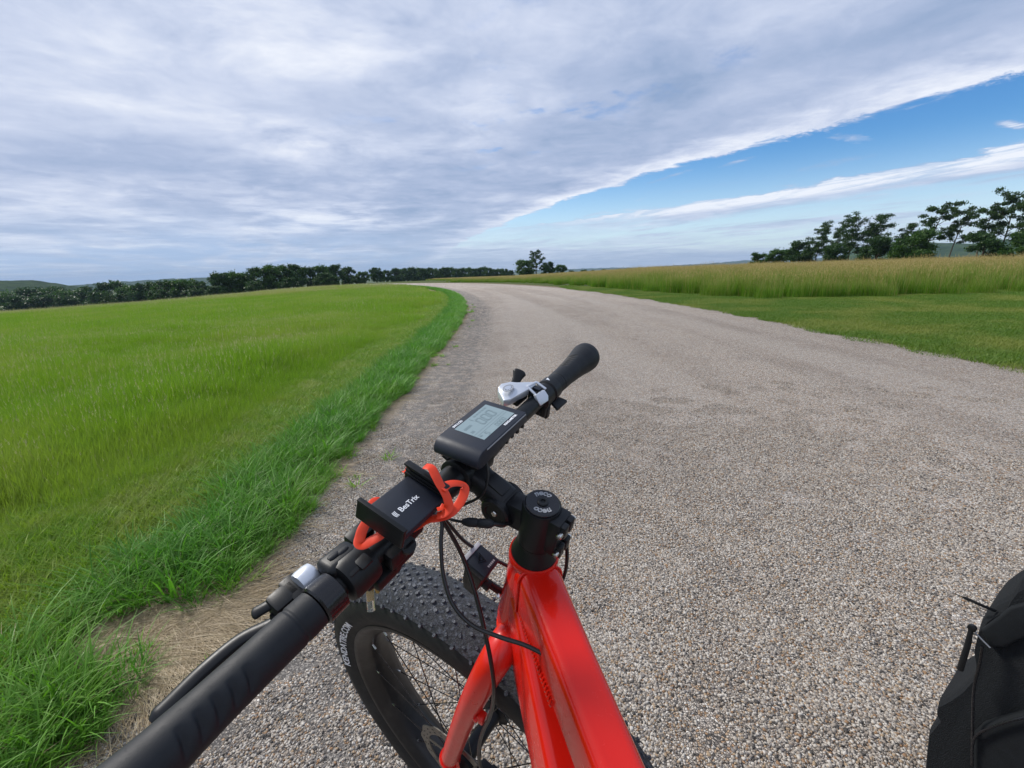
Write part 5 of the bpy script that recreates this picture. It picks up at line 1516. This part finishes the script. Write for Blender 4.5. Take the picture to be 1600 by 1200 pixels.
# frame around the window and its silver cheek
w0, w1, w2, w3 = PA(824, 604, .087), PA(838, 597, .089), PA(853, 608, .084), PA(838, 618, .081)
for a_, b_ in ((w0, w1), (w0, w3), (w1, w2)): shf.tube([a_, b_], 0.0022, 10, up=Sa, flat=.8)
shf.rings([[PA(837, 617, .083), PA(851, 609, .086), PA(857, 618, .079), PA(857, 626, .074), PA(845, 634, .070), PA(841, 627, .076)], [p_ + Sn * 0.004 - Sa * .002 for p_ in (PA(837, 617, .083), PA(851, 609, .086), PA(857, 618, .079), PA(857, 626, .074), PA(845, 634, .070), PA(841, 627, .076))]])
sho = shf.build('gear_shifter', M_silver, bike, ang=40, bev=0.0007)
kb3 = MB(); kb3.lathe(BAR(-0.192), bdir, [(0, .012), (.0, .0165), (.022, .0170), (.024, .012)], 36); kb3.box((w0 + w1 + w2 + w3) / 4 - Sa * 0.006, (bdir, Sn, Sa), (.010, .008, .004), .002)
kb3.box(PA(812, 622, .070), (bdir, Sn, Sa), (0.014, 0.006, 0.006), 0.003)
kb3.build('shifter_mount', M_plast, sho)
kb4 = MB(); kb4.box((w0 + w1 + w2 + w3) / 4 - Sa * 0.000, (bdir, Sn, Sa), (.0028, .0055, .0012), .0006); kb4.build('mode_button', M_matte, sho)
g0 = PA(794, 606.5, .0872); gx = unit(PA(800, 602.5, .0872) - g0); gy = np.cross(Sa, gx)
gg = MB(); rs = []
for (rx, ry, h_) in ((.0098, .0062, 0), (.0098, .0062, .0006), (.0082, .0048, .0006), (.0082, .0048, .0002)):
    rs.append([g0 + gx * rx * math.cos(k) + gy * ry * math.sin(k) + Sa * h_ for k in np.linspace(0, 6.283, 28, endpoint=False)])
gg.rings(rs, cap=False); gg.build('gear_dial_ring', M_grey, sho)
gg = MB(); gg.rings([[g0 + gx * .0080 * math.cos(k) + gy * .0046 * math.sin(k) + Sa * .00025 for k in np.linspace(0, 6.283, 28, endpoint=False)], [g0 + gx * .0078 * math.cos(k) + gy * .0045 * math.sin(k) + Sa * .0004 for k in np.linspace(0, 6.283, 28, endpoint=False)]]); gg.build('gear_dial', M_silver, sho)
gg = MB()
for k in range(7):
    a_ = rad(150 + k * 30); gg.box(g0 + gx * .0062 * math.cos(a_) + gy * .0034 * math.sin(a_) + Sa * .0006, (gx, gy, Sa), (.0005, .0004, .0001))
gg.build('gear_dial_marks', M_gloss, sho, smooth=False)
tl = MB(); a_ = [PA(802, 605, .074), PA(806, 596, .080), PA(810, 586, .086), PA(813, 579, .090)]
tl.tube(spline(a_, 4), list(np.interp(np.linspace(0, 1, 13), [0, .5, .85, 1], [.0045, .0070, .0105, .0075])), 14, up=-Fv, flat=0.45); tl.build('thumb_lever', M_plast, sho)
# throttle ring, arrow mark, thumb paddle
th_ = MB(); th_.lathe(BAR(-0.2135), bdir, [(0, .0135), (.001, .0172), (.018, .0178), (.020, .0150), (.022, .0125)], 40)
th_.box(PA(857, 626, .056), (bdir, Sn, Sa), (0.008, 0.005, 0.008), 0.002); tho = th_.build('throttle', M_plast, bike)
tp = MB(); q = [PA(862, 629, .054), PA(873, 619, .054), PA(887, 625, .050), PA(871, 639, .050)]
tp.rings([q, [p_ - Sa * 0.005 for p_ in q]]); tp.build('thumb_paddle', M_rub, tho, bev=0.0015)
ar_ = MB(); q = [PA(853, 592.5, .0845), PA(859, 594, .0845), PA(856, 590, .0845)]; ar_.rings([q, [p_ - Sa * 0.0008 for p_ in q]]); ar_.build('arrow_mark', M_white, tho, smooth=False)
rb = MB(); q = PA(848, 638, .050); rb.box(q, (bdir, Sn, Sa), (0.010, 0.009, 0.009), 0.003); rb.box(PA(852, 643, .046), (bdir, Sn, Sa), (0.005, 0.006, 0.009), 0.002); rb.box(PA(838, 640, .050), (bdir, Sn, Sa), (0.006, 0.008, 0.004), 0.002)
rb.build('lever_body', M_plast, bike)
rl = MB(); rl.tube(spline([S(.135, -.205, .035), S(.142, -.24, .025), S(.146, -.29, .022), S(.142, -.325, .022)], 6), [.005] * 18 + [.003], 12, up=Sa, flat=.55); rl.build('brake_lever', M_alu, bike)

# front light -----------------------------------------------------------
lu_, lv_, lw_ = plane(rad(13), rad(-2), 0)
LC = S(0.0515, 0.0270, -0.030)
def LP(u, v, w_): return LC + lu_ * u + lv_ * v + lw_ * w_
lt = MB(); lt.box(LP(0, 0, -0.006), (lu_, lv_, lw_), (0.0150, 0.0160, 0.0060), 0.0025); lto = lt.build('front_light', M_matte, bike)
lt = MB(); lt.rings([[LP(x_ * s_, y_ * s2 - sh, z_) for (x_, y_) in ((-.0135, -.014), (.0135, -.014), (.0135, .0135), (-.0135, .0135))] for (s_, s2, sh, z_) in ((1, 1, 0, -.0115), (.98, .95, .001, -.02), (.9, .8, .002, -.045), (.72, .6, .003, -.062))]); lt.build('light_body', M_plast, lto, bev=0.002)
ln_ = MB(); ln_.box(LP(0, 0.0168, -0.0050), (lu_, lv_, lw_), (0.0135, 0.0016, 0.0048), 0.001); ln_.box(LP(0, 0.0148, 0.0002), (lu_, lv_, lw_), (0.0140, 0.0022, 0.0004), 0.0002); ln_.build('lens', M_lens, lto)
tri = MB()
T3 = [(-0.0060, 0.0055), (0.0060, 0.0055), (0.0, -0.0045)]
T3 = [(-0.0065, -.002), (0.0015, -.0065), (0.0040, 0.0060)]
for s_ in (1.0, 0.55): tri.tube([LP(0.0 + p_[0] * s_, 0.002 + p_[1] * s_, 0.0002) for p_ in T3], 0.00055, 6, loop=True)
tri.build('logo_mark', M_gloss, lto)
bw = MB()
for k in range(5): bw.box(LP(-0.0015 + 0.0026 * k, -0.0110, 0.0001), (lu_, lv_, lw_), (0.0009, 0.0012, 0.0001))
bw.build('print_marks', M_grey, lto, smooth=False)
br = MB(); br.box(LP(0.010, -0.012, -0.055), (lu_, lv_, lw_), (0.006, 0.010, 0.005), 0.002); br.tube([LP(0.008, -0.006, -0.05), S(0.030, 0.004, -0.105)], 0.005, 10); br.build('light_bracket', M_plast, lto)
scw = MB(); q = PA(779, 928, -0.085) ; q = PD(779, 931, 0.535); scw.lathe(q, unit(CAMO - q), [(0, .0028), (.003, .0028), (.0036, .002)], 12); scw.build('bracket_screw', M_steel, lto)

# cables ------------------------------------------------------------------
def cable(name, pts, r=0.0022, n_=8, parent=bike):
    m_ = MB(); m_.tube(spline([PD(*p_) for p_ in pts], n_), r, 9); return m_.build(name, M_cable, parent)


cable('shifter_cable', [(655, 800, .50), (675, 806, .50), (690, 815, .495), (689, 850, .49), (693, 900, .485), (708, 945, .48), (738, 977, .475), (780, 995, .468), (820, 1008, .46), (852, 1024, .452), (866, 1034, .455)], 0.00225)
cable('brake_hose', [(660, 798, .505), (685, 808, .50), (697, 822, .505), (722, 868, .515), (742, 925, .515), (757, 985, .512), (768, 1040, .512), (772, 1085, .525), (765, 1120, .575), (752, 1150, .63), (748, 1180, .66), (754, 1215, .70)], 0.0025)
cable('brake_hose', [(672, 800, .52), (690, 807, .52), (704, 822, .53), (725, 845, .54), (750, 862, .55), (772, 874, .56), (792, 884, .57), (812, 900, .58)], 0.0022)
cable('wire', [(690, 806, .50), (706, 812, .495), (720, 815, .49), (735, 817, .485)], 0.0016)
cable('wire', [(770, 819, .483), (786, 819, .49), (802, 817, .50), (818, 815, .515)], 0.0019)
cn = MB(); a_, b_ = PD(722, 815, .489), PD(772, 819, .483)
cn.tube([a_, a_ * .9 + b_ * .1, a_ * .8 + b_ * .2, a_ * .55 + b_ * .45, a_ * .5 + b_ * .5, a_ * .45 + b_ * .55, a_ * .15 + b_ * .85, a_ * .05 + b_ * .95, b_], [.0025, .0040, .0050, .0050, .0042, .0050, .0050, .0036, .0022], 16)
cn.build('cable_connector', M_rub, bike)
cable('display_wire', [(757, 712, .50), (761, 728, .50), (762, 750, .50), (756, 770, .50), (742, 781, .505), (726, 788, .51), (708, 797, .51), (690, 804, .505)], 0.0017)
cable('brake_hose', [(800, 770, .60), (830, 778, .57), (858, 800, .55), (874, 820, .54), (883, 840, .535), (886, 865, .54), (884, 890, .55), (876, 912, .56), (862, 925, .565)], 0.0023)

# keys hanging from the bar ----------------------------------------------
kr = PD(590, 893, 0.440)
keys = empty('keys', tuple(map(float, kr)), 'brass keys and a clear plastic tube hanging under the left side of the handlebar', 'keys')
rg_ = MB(); d1 = unit(A((0.6, 0.4, 0))); rg_.tube([kr + (d1 * math.cos(k) + A((0, 0, 1)) * math.sin(k)) * 0.010 - A((0, 0, .006)) for k in np.linspace(0, 6.283, 28, endpoint=False)], 0.0009, 7, loop=True); rg_.build('key_ring', M_steel, keys)
for (px0, py0, px1, py1, dd_) in ((584, 905, 592, 927, .442), (575, 906, 578, 940, .437)):
    k1 = MB(); a_, b_ = PD(px0, py0, dd_), PD(px1, py1, dd_); d_ = unit(b_ - a_); sd3 = unit(np.cross(d_, Fv)); nn3 = np.cross(d_, sd3)
    L_ = np.linalg.norm(b_ - a_)
    k1.extrude([(-.004, 0), (.004, 0), (.0045, L_ * .35), (.0022, L_ * .5), (.0022, L_ * .62), (.0030, L_ * .66), (.0018, L_ * .74), (.0030, L_ * .82), (.0018, L_ * .9), (0, L_), (-.0022, L_ * .9), (-.0022, L_ * .5), (-.0045, L_ * .35)], a_, sd3, d_, nn3, -.0009, .0009)
    k1.build('key', M_brass, keys)
ct = MB(); a_, b_ = PD(577, 904, .430), PD(580, 953, .430); d_ = unit(b_ - a_)
ct.tube([a_, a_ + d_ * .008, b_ - d_ * .0205, b_], [.0052, .0050, .0036, .0036], 20, cap=False); ct.tube([b_ - d_ * 0.0004, b_ + d_ * 0.0004], .0038, 20, cap=False); ct.build('clear_tube', M_clear, keys)

# ------------------------------------------------------------------ backpack standing on the road
def G(px, py):
    r_ = ray(px, py); t_ = -CAMO[2] / r_[2]; return CAMO + r_ * t_


BE = unit(A((0.900, 0.60, 0))); BL = np.cross(A((0, 0, 1)), BE)
BD = float(A((0.900, 0.60, 0)) @ BE)


def PDY(px, py, y_):
    """point on the bag's front plane, moved out of it by y_ - YB"""
    r_ = ray(px, py); q_ = CAMO + r_ * ((BD + (y_ - 0.80)) / (r_ @ BE)); return q_


b0 = A((0.900, 0.60, 0.012))
bag = empty('backpack', (0.900, 0.60, 0.012), 'black fabric backpack standing on the road at the bottom right corner', 'backpack')
# outline of the near face at y = 0.78, real thickness behind it
YB = 0.80
outl = [PDY(px, py, YB) for (px, py) in ((1450, 1195), (1449, 1165), (1452, 1140), (1462, 1128), (1470, 1118), (1464, 1106), (1467, 1094), (1486, 1084), (1508, 1068), (1528, 1046), (1530, 1022), (1526, 1000), (1530, 982), (1534, 968), (1548, 950), (1560, 941), (1580, 931), (1588, 915), (1600, 899), (1640, 880), (1700, 876), (1760, 890), (1800, 960), (1820, 1060), (1825, 1195))]
zmin = 0.012
outl[0][2] = zmin; outl[-1][2] = zmin
outl[0] = outl[0] + BL * 0.0; outl[1:1] = [A((outl[0][0], outl[0][1], 0.14))]
cen_b = sum(outl) / len(outl); cen_b[2] = 0.25
bgm = MB(); rs = []
for (yo, s_) in ((-0.012, .93), (-0.003, .98), (0.01, 1.0), (0.12, 1.0), (0.17, .96), (0.20, .86)):
    ring = []
    for p_ in outl:
        q_ = cen_b + (p_ - cen_b) * s_ + BE * yo; q_[2] = max(q_[2], zmin); ring.append(q_)
    rs.append(ring)
bgm.rings(rs); bgo = bgm.build('bag_body', M_fabric, bag, ang=28)
pk = MB()
pq = [PDY(px, py, YB - .03) for (px, py) in ((1524, 1330), (1520, 1195), (1519, 1150), (1535, 1135), (1570, 1124), (1620, 1112), (1760, 1112), (1780, 1195), (1776, 1330))]
for p_ in pq: p_[2] = max(p_[2], 0.014)
pk.rings([[p_ * 1.0 for p_ in pq], [p_ + BE * .03 for p_ in pq]]); pk.build('front_pocket', M_fabric2, bag, bev=0.008)
fl_ = MB(); pq = [PDY(px, py, YB - .022) for (px, py) in ((1532, 985), (1556, 968), (1578, 950), (1600, 944), (1700, 930), (1720, 985), (1620, 990), (1590, 1002), (1570, 1012), (1545, 1012))]
fl_.rings([pq, [p_ + BE * .03 for p_ in pq]]); fl_.build('top_flap', M_fabric2, bag, bev=0.004)
sm = MB(); sm.tube(spline([PDY(px, py, YB - .035) for (px, py) in ((1519, 1196), (1520, 1120), (1522, 1075), (1530, 1040), (1535, 1010))], 6), 0.0022, 7); sm.tube(spline([PDY(px, py, YB - .036) for (px, py) in ((1519, 1165), (1525, 1150), (1545, 1138), (1580, 1126), (1625, 1116))], 6), 0.0022, 7); sm.build('seam_piping', M_gloss, bag)
stp = MB(); stp.tube(spline([PDY(1492, 928, YB - .02), PDY(1512, 936, YB - .02), PDY(1532, 945, YB - .02), PDY(1556, 955, YB - .01)], 5), [.001] * 4 + [.003] * 12, 8, up=BE, flat=.4); stp.build('loose_strap', M_fabric2, bag)
zp = MB(); zp.tube([PDY(1517, 984, YB - .04), PDY(1512, 1008, YB - .045), PDY(1500, 1046, YB - .045)], [.0035, .0045, .0048], 10); zp.lathe(PDY(1519, 981, YB - .04), -BE, [(-.004, .004), (-.003, .0062), (.003, .0062), (.004, .004)], 18); zp.build('zip_pull', M_plast, bag)
cdm = MB(); cdm.tube(spline([PDY(1520, 984, YB - .04), PDY(1533, 998, YB - .038), PDY(1547, 1012, YB - .035)], 5), .0012, 6); cdm.build('cord', M_grey, bag)
